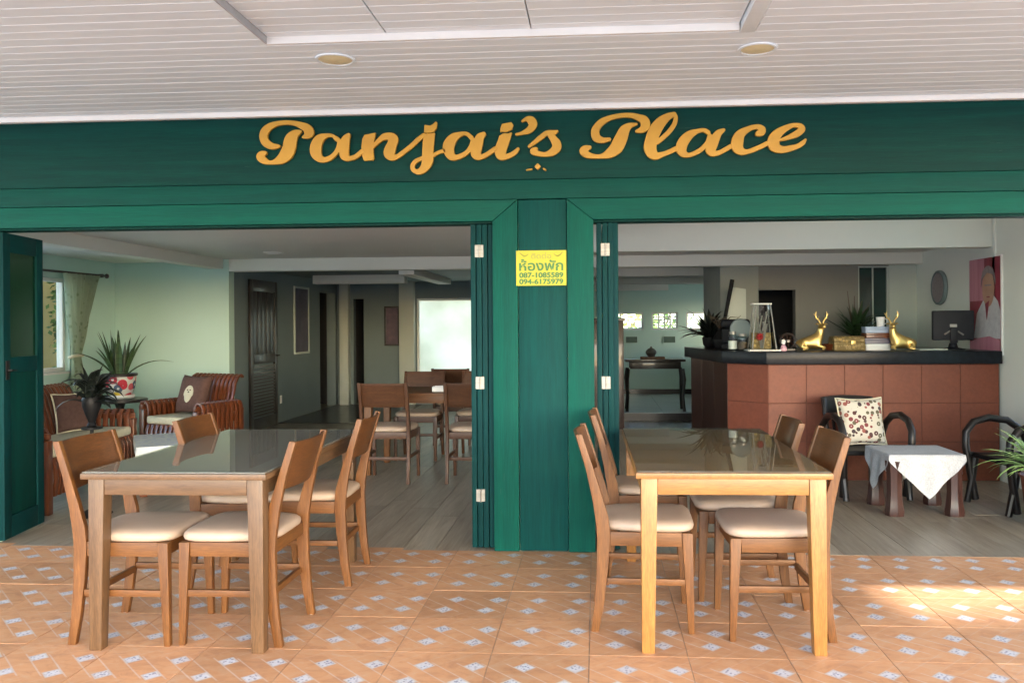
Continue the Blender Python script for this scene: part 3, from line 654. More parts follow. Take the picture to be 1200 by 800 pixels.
ct = thing('curtain', 'printed pale green curtain tied back beside the lounge window', 'curtain', (0,0,0))
MB().grid(curt, 110, 44).build('drape', G['curtain'], ct, smooth=180)
tb = [(-5.70+.055*math.cos(a), 8.83+.082*math.sin(a), 1.03+.012*math.cos(a)) for a in np.linspace(0, 2*math.pi, 20)]
MB().tube(tb, .017, 8).build('tie_band', G['cloth_cream'], ct)

# ================================================================== DINING TABLES AND CHAIRS
TW, TL = .79, 1.42
def table(label, loc, kind, rz=0, glass=True, group='dining tables'):
    t = thing('dining_table', label, 'table', loc, rz, group); mk = lambda a: G[kind+a]
    MB().box(-TW/2, TW/2, -TL/2, TL/2, .718, .742).build('tabletop', mk('_y'), t, .004)
    if glass: MB().box(-TW/2+.006, TW/2-.006, -TL/2+.006, TL/2-.006, .7425, .7495).build('glass_sheet', G['glass_'+kind], t, .0015, 1)
    for sx in (-1, 1):
        for sy in (-1, 1):
            X, Y = sx*(TW/2-.022), sy*(TL/2-.022)
            q = lambda w, z: [(X, Y, z), (X-sx*w, Y, z), (X-sx*w, Y-sy*w, z), (X, Y-sy*w, z)][::(1 if sx*sy > 0 else -1)]
            MB().hexa(q(.052, 0), q(.068, .717)).build('leg', mk('_z'), t, .004)
    a, b = TW/2-.022, TL/2-.022
    for s in (-1, 1):
        MB().box(-a+.069, a-.069, s*b-(.024 if s > 0 else -.003), s*b-(.003 if s > 0 else -.024), .650, .717).build('apron', mk('_x'), t, .002)
        MB().box(s*a-(.024 if s > 0 else -.003), s*a-(.003 if s > 0 else -.024), -b+.069, b-.069, .650, .717).build('apron', mk('_y'), t, .002)
    return t
table('tan glass-topped dining table in front of the left doorway', (-1.752, 4.05, 0), 'tabletan', R(.3))
table('golden glass-topped dining table in front of the right doorway', (.545, 4.14, 0), 'tablegold', R(.6))

def make_chair(label, group):
    t = thing('dining_chair', label, 'chair', (0,0,0), 0, group)     # faces +x
    prof_b = [(-.238,0),(-.222,.12),(-.212,.25),(-.208,.40),(-.212,.47),(-.228,.58),(-.258,.72),(-.300,.862)]
    prof_f = [(-.272,.866),(-.224,.72),(-.186,.60),(-.158,.50),(-.150,.42),(-.160,.28),(-.180,.12),(-.203,0)]
    for s in (-1, 1):
        y0, y1 = s*.2-.0135, s*.2+.0135
        m = MB(); nb = len(prof_b); f = prof_f[::-1]
        vs = []
        for b_, f_ in zip(prof_b, f): vs += [(b_[0],y0,b_[1]),(f_[0],y0,f_[1]),(f_[0],y1,f_[1]),(b_[0],y1,b_[1])]
        fs = [(i*4+j, i*4+(j+1) % 4, i*4+4+(j+1) % 4, i*4+4+j) for i in range(nb-1) for j in range(4)] + [(3,2,1,0), tuple((nb-1)*4+j for j in range(4))]
        m.add(vs, fs).build('rear_leg', G['chair_z'], t, .004)
        m = MB(); yc = s*.2
        def q(x0, x1, h, z): return [(x0,yc-h,z),(x1,yc-h,z),(x1,yc+h,z),(x0,yc+h,z)]
        m.hexa(q(.186,.212,.0125,0), q(.160,.207,.018,.438)).build('front_leg', G['chair_z'], t, .004)
        MB().box(-.165, .190, yc-.010, yc+.010, .208, .236).build('stretcher', G['chair_x'], t, .003)
        MB().box(-.150, .160, yc-.011, yc+.011, .378, .438).build('seat_rail', G['chair_x'], t, .002)
        MB().lathe([(.010,-.004),(.011,0),(.009,.001)], 10, (-.221, yc, .001)).build('glide', G['white'], t)
    MB().box(-.178, -.158, -.186, .186, .195, .223).build('stretcher', G['chair_y'], t, .003)
    MB().box(.168, .190, -.181, .181, .378, .436).build('seat_rail', G['chair_y'], t, .002)
    MB().box(-.188, -.166, -.186, .186, .378, .436).build('seat_rail', G['chair_y'], t, .002)
    # seat pad
    def ring(ins, z, dome=0):
        out = []
        for k in range(40):
            a = 2*math.pi*k/40; c, s_ = math.cos(a), math.sin(a); e = .36
            x = .008 + (.212-ins)*math.copysign(abs(c)**e, c); hw = (.218 if x > 0 else .218 - .034*min(1, (-x)/.16)**1.3) - ins
            out.append((x, hw*math.copysign(abs(s_)**e, s_), z))
        return out
    rs = [ring(.012,.439), ring(.003,.445), ring(0,.456), ring(.003,.469), ring(.014,.479), ring(.05,.486), ring(.11,.490)]
    m = MB(); n_ = 40; vs = [p for r_ in rs for p in r_] + [(.008,0,.491)]; k = len(rs)
    fs = [(i*n_+j, i*n_+(j+1) % n_, (i+1)*n_+(j+1) % n_, (i+1)*n_+j) for i in range(k-1) for j in range(n_)] + [tuple(range(n_))[::-1]] + [((k-1)*n_+j, (k-1)*n_+(j+1) % n_, k*n_) for j in range(n_)]
    m.add(vs, fs).build('seat', G['seat'], t, smooth=60)
    # curved back panel between the posts
    def bp(side):
        def fn(u, v):
            y = -.187 + .374*u; z = .655 + .205*v
            xm = np.interp(z, [.60,.72,.862], [-.205,-.239,-.284]) - .030*(1-(2*u-1)**2)
            return (xm + side*.007, y, z)
        return fn
    m = MB(); nu, nv = 16, 6
    m.grid(bp(1), nu, nv); m.grid(bp(-1), nu, nv); o_ = (nu+1)*(nv+1)
    ed = [i for i in range(nu)]
    for i in range(nu):
        m.f.append((i, i+1, o_+i+1, o_+i)); a = nv*(nu+1)+i; m.f.append((a, a+1, o_+a+1, o_+a))
    for j in range(nv):
        a = j*(nu+1); m.f.append((a, a+nu+1, o_+a+nu+1, o_+a)); a += nu; m.f.append((a, a+nu+1, o_+a+nu+1, o_+a))
    m.build('backrest', G['back_y'], t, .003)
    return t
GL, GR, GD = 'chairs around the left table', 'chairs around the right table', 'chairs around the table in the dining room'
ch = make_chair('front chair on the left side of the tan table, back nearest the open door leaf', GL); ch.location = (-2.015, 3.63, 0)
dup(ch, (-1.56, 3.645, 0), R(180), 'front chair on the right side of the tan table, seen from behind beside its leg')
dup(ch, (-1.885, 4.385, 0), R(1), 'rear chair on the left of the tan table, its back top showing over it')
dup(ch, (-1.515, 4.46, 0), R(181.5), 'rear chair on the right side of the tan table, turned a little to the doorway')
dup(ch, (.212, 3.89, 0), R(-1.5), 'front chair on the left side of the golden table beside the green post', GR)
dup(ch, (.27, 4.675, 0), R(-1), 'rear chair on the left side of the golden table, back touching the folded door', GR)
dup(ch, (.765, 3.81, 0), R(181), 'front chair on the right side of the golden table, nearest the sunlit tiles', GR)
dup(ch, (.70, 4.315, 0), R(180), 'rear chair on the right side of the golden table, half hidden by it', GR)
# dining room set
table('plain wooden dining table further inside with a white napkin box on it', (-1.40, 7.78, 0), 'chair', R(90), False, 'dining tables')
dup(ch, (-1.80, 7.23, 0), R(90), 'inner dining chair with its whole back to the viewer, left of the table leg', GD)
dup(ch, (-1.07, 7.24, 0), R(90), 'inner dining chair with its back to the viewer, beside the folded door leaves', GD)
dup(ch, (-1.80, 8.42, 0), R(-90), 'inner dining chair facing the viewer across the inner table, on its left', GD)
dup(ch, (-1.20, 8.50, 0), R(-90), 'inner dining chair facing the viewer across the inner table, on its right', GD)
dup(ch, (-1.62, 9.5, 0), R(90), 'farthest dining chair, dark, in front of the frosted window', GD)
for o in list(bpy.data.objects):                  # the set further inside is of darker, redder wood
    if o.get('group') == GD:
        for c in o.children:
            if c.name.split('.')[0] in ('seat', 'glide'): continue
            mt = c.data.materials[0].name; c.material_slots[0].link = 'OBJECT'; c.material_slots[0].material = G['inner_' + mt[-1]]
nb = thing('napkin_box', 'white napkin box on the inner dining table', 'napkin box', (-1.42, 7.56, .743), R(4))
MB().box(-.072, .072, -.05, .05, 0, .045).build('box', G['paper'], nb, .004); MB().box(-.05, .05, -.012, .012, .0455, .052).build('napkin', G['white'], nb, .002)
# ================================================================== LOUNGE CORNER, LEFT
def lounge(name, label, cat, loc, rz, w, d=.62):
    t = thing(name, label, cat, loc, rz)             # faces +x, width along y
    m = w/2; f = d/2
    nB = int(w/.066)
    path = [(-f+.13,.40),(-f+.085,.52),(-f+.05,.66),(-f+.022,.77),(-f-.012,.835),(-f-.055,.855),(-f-.085,.83)]
    for i in range(nB):
        y = -m+.07 + (w-.14)*(i+.5)/nB; MB().ribbon(path, y-.019, y+.019, .024, 'y').build('back_slat', G['teak_z'], t, .006, 2)
    MB().box(-f+.02, -f+.05, -m+.06, m-.06, .50, .56).build('back_rail', G['teak_y'], t, .004)
    for s in (-1, 1):
        yi = s*(m-.035)
        nA = int(d/.064)
        ap = [(yi-s*.05,.40),(yi-s*.055,.50),(yi-s*.045,.575),(yi-s*.005,.615),(yi+s*.045,.605),(yi+s*.065,.56),(yi+s*.06,.44),(yi+s*.055,.20)]
        for i in range(nA):
            x = -f+.04 + (d-.06)*(i+.5)/nA; MB().ribbon(ap, x-.018, x+.018, .022, 'x').build('arm_slat', G['teak_z'], t, .005, 2)
        MB().box(-f+.02, f, yi-.012, yi+.012, .54, .585).build('arm_rail', G['teak_x'], t, .004)
        for x in (-f+.03, f-.03): MB().box(x-.032, x+.032, yi-.033, yi+.033, 0, .535).build('leg', G['teak_z'], t, .006)
    nF = int((w-.16)/.064)
    for i in range(nF):
        y = -m+.08 + (w-.16)*(i+.5)/nF; MB().ribbon([(f-.012,.12),(f,.24),(f-.004,.34),(f-.03,.395)], y-.022, y+.022, .020, 'y').build('front_slat', G['teak_z'], t, .005, 2)
    MB().box(-f+.10, f-.03, -m+.09, m-.09, .34, .40).build('seat_base', G['teak_y'], t, .004)
    MB().box(-f+.12, f-.005, -m+.095, m-.095, .402, .475).build('seat_cushion', G['cloth_cream'], t, .025, 4)
    return t
lounge('slatted_settee', 'red-brown slatted wooden settee with cream seat under the lounge window', 'settee', (-4.28, 6.45, 0), R(7), 1.5, .54)
lounge('slatted_armchair', 'red-brown slatted wooden armchair against the mint wall', 'armchair', (-4.02, 8.08, 0), R(-112), .80, .58)
def pillow(nm, m, size, parent, th=.13):
    def fn(s):
        def g(u, v):
            a, b = 2*u-1, 2*v-1; pin = 1 - .09*(1-abs(a)**2)*abs(b)**4 ; pin2 = 1 - .09*(1-abs(b)**2)*abs(a)**4
            h_ = th/2*((1-a**4)*(1-b**4))**.55
            return (size/2*a*pin2, s*h_, size/2*b*pin + size/2)
        return g
    mm = MB(); mm.grid(fn(-1), 18, 18); mm.grid(fn(1), 18, 18)
    o = mm.mesh(nm, m, smooth=180); bm = bmesh.new(); bm.from_mesh(o); bmesh.ops.remove_doubles(bm, verts=bm.verts, dist=.0005); bmesh.ops.recalc_face_normals(bm, faces=bm.faces); bm.to_mesh(o); bm.free(); o.shade_smooth()
    return obj(nm, o, parent)
def cushion(label, loc, rot, m, size=.40, piping=None):
    t = thing('cushion', label, 'cushion', loc); t.rotation_euler = rot
    pillow('cover', m, size, t)
    if piping:
        s = size/2; pts = []
        for (x0, z0), (x1, z1) in (((-1,-1),(1,-1)),((1,-1),(1,1)),((1,1),(-1,1)),((-1,1),(-1,-1))):
            for k in np.linspace(0, .95, 10):
                a = x0+(x1-x0)*k; b = z0+(z1-z0)*k; pts.append((s*a*(1-.09*(1-b*b)*abs(a)**4), 0, s*b*(1-.09*(1-a*a)*abs(b)**4)+s))
        MB().tube(pts + pts[:1], .007, 6, False).build('piping', piping, t)
    return t
cushion('plain brown cushion with pale piping leaning on the slatted settee', (-4.34, 6.72, .478), Euler((R(-14), 0, R(66))), G['cloth_brown'], .33, G['cloth_cream'])
cushion('floral cushion at the near end of the slatted settee', (-4.42, 6.12, .478), Euler((R(-16), 0, R(92))), G['print_floral'], .36)
cb = cushion('brown cushion with a small cream owl on the slatted armchair', (-4.06, 8.10, .478), Euler((R(-18), 0, R(-22))), G['cloth_brown'], .40)
owl = [(.0,.10)] + [(.062*math.sin(a)*(1 if math.cos(a) < .2 else .8), .19 + .085*-math.cos(a)) for a in np.linspace(.4, 2*math.pi-.4, 22)]
MB().prism(owl, -.071, -.062, 'y').build('owl_patch', G['cloth_cream'], cb, .002)
for s in (-1, 1): MB().box(s*.018-.008, s*.018+.008, -.0735, -.0712, .222, .234).build('owl_eye', G['cloth_brown'], cb)
MB().box(-.008, .008, -.0735, -.0712, .200, .214).build('owl_beak', G['maroon_x'], cb)
# low table with a printed cloth
bt = thing('low_table', 'low red-brown wooden table between the settee and the slatted armchair', 'table', (-3.66, 6.84, 0), R(31))
MB().box(-.20, .20, -.42, .42, .355, .395).build('tabletop', G['teak_y'], bt, .005)
for sx in (-1, 1):
    for sy in (-1, 1): MB().box(sx*.16-.028, sx*.16+.028, sy*.37-.028, sy*.37+.028, 0, .354).build('leg', G['teak_z'], bt, .004)
    MB().box(sx*.16-.012, sx*.16+.012, -.34, .34, .295, .352).build('apron', G['teak_y'], bt, .003)
tcl = thing('table_cloth', 'pale blue printed cloth over the low table by the settee', 'tablecloth', (-3.66, 6.84, 0), R(31))
def lc(u, v):
    a, b = (2*u-1)*.285, (2*v-1)*.50; dx, dy = max(0, abs(a)-.207), max(0, abs(b)-.427)
    x = math.copysign(min(abs(a), .207)+.05*dx + .004, a); y = math.copysign(min(abs(b), .427)+.05*dy + .004, b)
    return (x + .003*math.sin(b*60)*(dx > .01), y, .3985 - max(dx, dy)*1.0)
MB().grid(lc, 30, 40).build('cloth', G['print_blue'], tcl, smooth=60)
# corner table with potted snake plant
k = thing('corner_table', 'dark side table under the potted plant in the lounge corner', 'table', (-5.02, 8.52, 0))
MB().lathe([(.0,.56),(.26,.56),(.27,.57),(.27,.585),(.26,.592),(0,.592)], 32).build('tabletop', G['dark_x'], k)
MB().lathe([(.03,.05),(.028,.30),(.04,.5),(.06,.559)], 16).build('pedestal', G['dark_z'], k)
for i in range(3):
    a = i*2.094; MB().tube([(0,0,.12),(.12*math.cos(a),.12*math.sin(a),.07),(.21*math.cos(a),.21*math.sin(a),.015)], [.024,.02,.016], 8).build('foot', G['dark_x'], k)
def blade(L, w, lean, az, bend, base, nseg=8, fold=.25):
    m = MB(); vs = []; r = Vector((math.cos(az), math.sin(az), 0)); s = Vector((-math.sin(az), math.cos(az), 0)); p = Vector(base); ang = lean
    for i in range(nseg+1):
        t = i/nseg; ww = w*(.55+.45*math.sin(math.pi*min(1, t*1.25+.12)))*(1 if t < .7 else max(.02, (1-t)/.3)**.7)
        dirv = r*math.sin(ang) + Vector((0,0,1))*math.cos(ang); nrm = r*math.cos(ang) - Vector((0,0,1))*math.sin(ang)
        vs += [p + s*ww/2, p - nrm*ww*fold, p - s*ww/2]
        p = p + dirv*L/nseg; ang += bend/nseg
    fs = []
    for i in range(nseg): o_ = i*3; fs += [(o_,o_+1,o_+4,o_+3),(o_+1,o_+2,o_+5,o_+4)]
    return m.add(vs, fs)
sp_ = thing('potted_plant', 'spiky banded plant in a painted floral pot on the corner table', 'plant', (-5.02, 8.52, .593))
MB().lathe([(.10,.0),(.135,.01),(.145,.03),(.14,.042),(.0,.042)], 28).build('saucer', G['white'], sp_)
MB().lathe([(.11,.043),(.125,.06),(.148,.13),(.158,.22),(.158,.235)], 32).build('pot', G['print_pot'], sp_)
MB().lathe([(.157,.236),(.172,.240),(.174,.262),(.166,.268),(.150,.266),(.148,.25),(.0,.246)], 32).build('pot_rim', G['dark_x'], sp_)
for i in range(26):
    az = random.uniform(0, 6.28); ln = random.uniform(.03, .5)*(1 if i < 18 else 1.9); L = random.uniform(.30, .52)
    blade(L, random.uniform(.045,.062), ln*.55, az, ln*.7, (.07*math.cos(az), .07*math.sin(az), .245)).build('leaf', G['leaf_edge'], sp_, smooth=20)
blade(.58, .04, .9, R(-4), .95, (.07, 0, .245)).build('leaf', G['leaf_edge'], sp_, smooth=20)
blade(.50, .05, .7, R(185), .8, (-.07, 0, .245)).build('leaf', G['leaf_edge'], sp_, smooth=20)
# black plant stand near the door
bs = thing('plant_stand', 'slim black stand on a flat foot behind the folded-in door leaf', 'stand', (-3.63, 5.80, 0))
MB().lathe([(.13,0),(.135,.006),(.05,.028),(.018,.05),(.012,.09)], 28).build('foot', G['black'], bs)
MB().lathe([(.012,.091),(.012,.61)], 12).build('pole', G['black'], bs)
MB().lathe([(.02,.611),(.07,.618),(.07,.630),(.0,.630)], 20).build('plate', G['black'], bs)
bp_ = thing('dark_plant', 'dark drooping plant in a black urn on the slim stand', 'plant', (-3.63, 5.80, .631))
MB().lathe([(.030,0),(.034,.012),(.022,.035),(.040,.085),(.062,.15),(.066,.20),(.058,.215),(.05,.20),(0,.19)], 20).build('urn', G['black'], bp_)
for i in range(46):
    az = random.uniform(0, 6.28); z = random.uniform(.16, .30); L = random.uniform(.13, .28)
    blade(L, random.uniform(.05,.08), random.uniform(-.1,1.1), az, random.uniform(.6, 2.6), (.03*math.cos(az), .03*math.sin(az), z), 6, .15).build('leaf', G['leaf_black'], bp_, smooth=20)
for i in range(5):
    az = random.uniform(0, 6.28); MB().tube([(0,0,.19),(.03*math.cos(az),.03*math.sin(az),.29),(.08*math.cos(az),.08*math.sin(az),.36)], [.005,.004,.003], 6).build('stem', G['leaf_black'], bp_)
# pictures on walls
def picture(label, loc, rz, w, z0, z1, frame, inner, th=.025, fr=.03):
    t = thing('wall_picture', label, 'picture', loc, rz)
    m = MB(); m.box(-w/2, w/2, -th, 0, z0, z0+fr); m.box(-w/2, w/2, -th, 0, z1-fr, z1); m.box(-w/2, -w/2+fr, -th, 0, z0+fr, z1-fr); m.box(w/2-fr, w/2, -th, 0, z0+fr, z1-fr)
    m.build('frame', frame, t, .003); MB().box(-w/2+fr, w/2-fr, -th*.5, -.002, z0+fr, z1-fr).build('print', inner, t); return t
G['dim_print'] = mat('dim_blue_print', (.10,.09,.14), (.035,.035,.07), (3,3,3), 2, 5, .3)
G['dim_print2'] = mat('dim_plum_print', (.13,.075,.10), (.05,.035,.06), (3,3,3), 2, 5, .3)
G['dim_green'] = mat('dim_green_print', (.12,.19,.15), (.07,.11,.09), (3,3,3), 2, 5, .5)
picture('tall picture in a pale frame on the corridor wall', (-4.399, 12.24, 0), R(90), .62, .93, 1.93, G['wall_grey'], G['dim_print'])
picture('small plum picture on the wall left of the frosted window', (-3.45, 13.999, 0), 0, .26, 1.0, 1.67, G['dark_x'], G['dim_print2'])
picture('small dim picture left above the console table', (.62, 14.799, 0), 0, .22, 1.0, 1.13, G['wall_mint'], G['dim_green'], fr=.012)
picture('small dim picture right above the console table', (1.28, 14.799, 0), 0, .22, 1.0, 1.13, G['wall_mint'], G['dim_green'], fr=.012)
sw = thing('light_switch', 'small white socket low on the corridor wall beside the louvred door', 'socket', (-4.399, 11.42, 0), R(90))
MB().box(-.03, .03, -.008, 0, .27, .38).build('plate', G['white'], sw, .002); MB().box(-.012, .012, -.011, -.0085, .30, .345).build('button', G['paper'], sw, .001)
# recessed lamps
for (x, y, z, r_), lab in zip(((-1.255, 3.99, 2.641, .082), (.768, 4.01, 2.641, .078)), ('round yellowed recessed lamp in the porch ceiling, above the first letters', 'round yellowed recessed lamp in the porch ceiling, above the last letters')):
    t = thing('ceiling_lamp', lab, 'lamp', (x, y, z), 0, 'recessed porch lamps')
    MB().lathe([(r_+.014,0),(r_+.012,-.006),(r_,-.007),(r_,-.001),(.0,-.001)], 28).build('ring', G['ceil_board'], t)
    MB().lathe([(r_-.001,-.002),(r_*.7,-.008),(r_*.3,-.011),(.001,-.0115)], 28).build('lens', G['lamp'], t)
t = thing('ceiling_lamp', 'small recessed lamp in the lounge ceiling near the cross beam', 'lamp', (-3.5, 8.9, 2.149)); MB().lathe([(.11,0),(.10,-.012),(.08,-.012),(.078,-.003),(0,-.003)], 24).build('ring', G['ceil_in'], t)
# ================================================================== BAR COUNTER, RIGHT
bc = thing('bar_counter', 'long bar counter faced with red-brown tiles under a thick black top', 'counter', (0,0,0))
CP = [(3.395, 7.325), (1.47, 7.30), (1.17, 7.60), (1.0, 8.95)]
body = [(x, y + .003) if i < 2 else (x + .0025, y + .0025) for i, (x, y) in enumerate(CP)]
MB().prism(body + [(1.40, 8.95), (1.60, 7.95), (3.395, 7.93)], 0, .99, 'z').build('carcass', G['counter_joint'], bc)
def tiles(p, q, ncol, nrow=3, h=.985, m='terra', nm='tile'):
    a, b = Vector(p), Vector(q); d = b-a; L = d.length; ang = math.atan2(d.y, d.x)
    w = L/ncol; hh = h/nrow
    for i in range(ncol):
        for j in range(nrow):
            o = MB().box(.0022, w-.0022, -.0005, .012, .002, hh-.0022).build(nm, G[m], bc, .0015, 1, 0)
            o.location = (a.x + d.x*i/ncol, a.y + d.y*i/ncol, j*hh + .002); o.rotation_euler = (0, 0, ang)
tiles(CP[1], CP[0], 6); tiles(CP[2], CP[1], 1); tiles(CP[3], CP[2], 3, 1, m='maroon_z', nm='side_panel')  # dark wood panels on the left end carry its shade in their colour
top = [(3.395, 7.265), (1.445, 7.24), (1.115, 7.57), (.935, 9.0), (1.44, 9.0), (1.66, 8.02), (3.395, 7.99)]
MB().prism(top, .993, 1.10, 'z').build('countertop', G['granite'], bc, .006, 2)
cz = 1.1005
bb = thing('back_cabinet', 'low dark cabinet against the wall behind the bar counter', 'cabinet', (2.45, 8.80, 0))
MB().box(-.95, .95, -.28, .32, 0, 1.05).build('body', G['dark_x'], bb, .004); MB().box(-.97, .97, -.30, .33, 1.051, 1.085).build('top', G['dark_x'], bb, .004)
for i in range(4): MB().box(-.93+.47*i, -.48+.47*i, -.297, -.281, .08, 1.0).build('door_panel', G['maroon_z'], bb, .003)

# gilded deer lying down
def skin_obj(name, V, E, rad, m, parent, sub=2):
    me = bpy.data.meshes.new('tmp'); me.from_pydata(V, E, []); o = bpy.data.objects.new('tmp', me); COL.objects.link(o)
    sk = o.modifiers.new('s', 'SKIN'); sk.use_smooth_shade = True
    for v, r_ in zip(me.skin_vertices[0].data, rad): v.radius = (r_, r_) if not hasattr(r_, '__len__') else r_
    me.skin_vertices[0].data[0].use_root = True
    if sub: o.modifiers.new('u', 'SUBSURF').levels = sub
    bpy.context.view_layer.update()
    out = bpy.data.meshes.new_from_object(o.evaluated_get(bpy.context.evaluated_depsgraph_get())); bpy.data.objects.remove(o); bpy.data.meshes.remove(me)
    out.name = name; out.materials.clear(); out.materials.append(m); out.shade_smooth()
    return obj(name, out, parent)
def deer(label, loc, flip):
    t = thing('deer_figurine', label, 'figurine', loc, 0, 'gilded deer on the bar counter'); f = flip
    V = [(-.02,.0,.062),(-.075,.005,.062),(-.125,.01,.052),(.018,-.004,.082),(.030,-.012,.130),(.036,-.02,.178),(.040,-.034,.202),(.046,-.074,.194),(.049,-.098,.184),   # trunk, neck, head, muzzle
         (-.112,-.045,.030),(-.075,-.070,.016),(-.125,-.082,.012), (.012,-.046,.034),(.060,-.066,.026),(.030,-.092,.012), (-.004,.040,.030),(.030,.050,.014), (-.162,.008,.066)]
    V = [(x*f*1.1, y, z*1.1) for x, y, z in V]
    Ed = [(0,1),(1,2),(0,3),(3,4),(4,5),(5,6),(6,7),(7,8),(2,9),(9,10),(10,11),(3,12),(12,13),(13,14),(3,15),(15,16),(2,17)]
    rad = [.056,.058,.050,.048,.034,.028,.031,.021,.015,.026,.013,.010,.020,.012,.010,.018,.010,.010]
    skin_obj('body', V, Ed, rad, G['gilt'], t)
    for s in (-1, 1):
        b = Vector((.040*f*1.1, -.030, .236)); sd = Vector((s, 0, 0))
        def P_(dx, dy, dz): return b + Vector((s*dx, dy, dz))
        MB().tube([P_(.010,0,0),P_(.022,.006,.030),P_(.045,.010,.052),P_(.050,.008,.085),P_(.043,.004,.108)], [.0075,.007,.006,.005,.003], 7).build('antler', G['gilt'], t)
        MB().tube([P_(.030,.007,.038),P_(.022,-.006,.068)], [.004,.0015], 6).build('antler_tine', G['gilt'], t)
        MB().tube([P_(.048,.009,.066),P_(.068,.006,.090)], [.004,.0015], 6).build('antler_tine', G['gilt'], t)
        MB().tube([P_(.016,.002,-.008),P_(.038,.002,.000),P_(.056,.004,-.006)], [.007,.015,.003], 8, True, .5).build('ear', G['gilt'], t)
        MB().lathe([(.0,-.003),(.0035,0),(0,.003)], 8).build('eye', G['black'], t).location = b + Vector((s*.019, -.030, -.016))
    return t
deer('gilded deer lying near the middle of the bar counter beside a dark ring', (1.935, 7.55, cz), 1)
deer('gilded deer lying between the stacked boxes and the black monitor', (2.63, 7.55, cz), -1)

# tapered glass lantern with a flower inside
tw = thing('glass_lantern', 'tapered glass display case with gold edges and a red flower inside on the counter', 'lantern', (1.47, 7.56, cz))
b0, b1, H = .105, .062, .395
MB().box(-.14, .14, -.13, .13, 0, .012).build('base', G['white'], tw, .003)
c0 = [(-b0,-b0),(b0,-b0),(b0,b0),(-b0,b0)]; c1 = [(-b1,-b1),(b1,-b1),(b1,b1),(-b1,b1)]
for p, q in zip(c0, c1): MB().tube([(p[0],p[1],.013),(q[0],q[1],.013+H)], .006, 6).build('edge_bar', G['steel'], tw)
for i in range(4):
    j = (i+1) % 4; k_ = .97
    MB().add([(c0[i][0]*k_,c0[i][1]*k_,.014),(c0[j][0]*k_,c0[j][1]*k_,.014),(c1[j][0]*k_,c1[j][1]*k_,.012+H),(c1[i][0]*k_,c1[i][1]*k_,.012+H)], [(0,1,2,3)]).build('glass_side', G['clear'], tw)
MB().box(-b1-.03, b1+.012, -b1-.01, b1+.01, .014+H, .026+H).build('cap', G['white'], tw, .004)
MB().box(-.085, .085, .03, .05, .014, .16).build('gilt_screen', G['print_gold'], tw, .003)
G['red'] = mat('red_petal', (.42,.03,.03), (.28,.015,.02), (5,5,5), 5, 3, .6)
for i in range(9):
    a = i*.7; m = MB(); cx_, cz_ = -.025+.022*math.cos(a), .125+.022*math.sin(a)
    m.tube([(-.025,-.02,.125),(cx_,-.03,cz_),(cx_+.012*math.cos(a),-.026,cz_+.012*math.sin(a))], [.006,.016,.004], 7, True, .5).build('petal', G['red'], tw)
for i in range(7):
    a = i*.9; MB().tube([(.01*math.cos(a),.01*math.sin(a),.02),(.03*math.cos(a),.02*math.sin(a),.16),(.045*math.cos(a*1.3),.03*math.sin(a),.24+.018*i)], [.004,.004,.008], 6).build('dry_stem', G['steel'], tw)
# things at the left end of the counter
sp2 = thing('potted_plant', 'dark leafy plant at the left end of the bar counter', 'plant', (1.16, 8.62, cz))
MB().lathe([(.05,0),(.075,.03),(.085,.10),(.075,.11),(.0,.10)], 18).build('pot', G['black'], sp2)
for i in range(54):
    az = random.uniform(0, 6.28); blade(random.uniform(.14,.42), random.uniform(.04,.075), random.uniform(0,1.2), az, random.uniform(.2,1.6), (.02*math.cos(az),.02*math.sin(az),.10), 5, .2).build('leaf', G['leaf_black'], sp2, smooth=20)
for i in range(3): MB().tube([(0,0,.1),(.02*i-.02,.01,.22),(.05*i-.03,.0,.33-.03*i)], [.005,.004,.003], 6).build('stem', G['bark'], sp2)
vz = thing('dark_vase', 'squat dark vase with twisted twigs between the leafy plant and the small black machine', 'vase', (1.21, 8.25, cz))
MB().lathe([(.05,0),(.08,.04),(.085,.09),(.05,.15),(.035,.18),(.045,.20),(.038,.20),(.001,.17)], 20).build('vase', G['black'], vz)
for i in range(9):
    a = i*.7; r_ = .04 + .012*i; MB().tube([(0,0,.18),(r_*.5*math.cos(a),r_*.5*math.sin(a),.24),(r_*math.cos(a+.5),r_*math.sin(a+.5),.27+.012*(i % 4)),(r_*1.5*math.cos(a+.9),r_*1.5*math.sin(a+.9),.26+.02*(i % 5))], [.006,.005,.004,.002], 6).build('twig', G['bark'], vz)
cm = thing('coffee_machine', 'small black rounded machine left of the glass display case', 'coffee machine', (1.33, 8.12, cz), R(-10))
MB().box(-.13, .13, -.10, .12, 0, .05).build('base', G['black_plastic'], cm, .012, 3); MB().box(-.13, .13, .0, .12, .051, .20).build('body', G['black_plastic'], cm, .02, 3)
MB().box(-.135, .135, -.11, .125, .201, .285).build('head', G['black_plastic'], cm, .035, 4); MB().lathe([(.02,0),(.02,.04)], 12, (0,-.06,.16)).build('spout', G['steel'], cm)
def jar(label, loc, h_, r_, m=None, lid='steel'):
    t = thing('glass_jar', label, 'jar', loc, 0, 'jars on the bar counter')
    MB().lathe([(r_*.9,0),(r_,.01),(r_,h_*.75),(r_*.7,h_*.86),(r_*.68,h_*.86),(r_*.95,h_*.74),(r_*.95,.012),(.001,.008)], 20).build('jar_body', G['clear'], t)
    MB().lathe([(r_*.72,h_*.865),(r_*.72,h_),(.001,h_)], 20).build('lid', G[lid], t)
    if m: MB().lathe([(r_*.9,.014),(r_*.9,h_*.5),(.001,h_*.52)], 20).build('contents', m, t)
G['beans'] = mat('brown_beans', (.12,.07,.04), (.05,.03,.02), (1,1,1), 60, 3, .6)
jar('clear jar standing in front of the small black machine', (1.235, 7.70, cz), .17, .045, G['paper'])
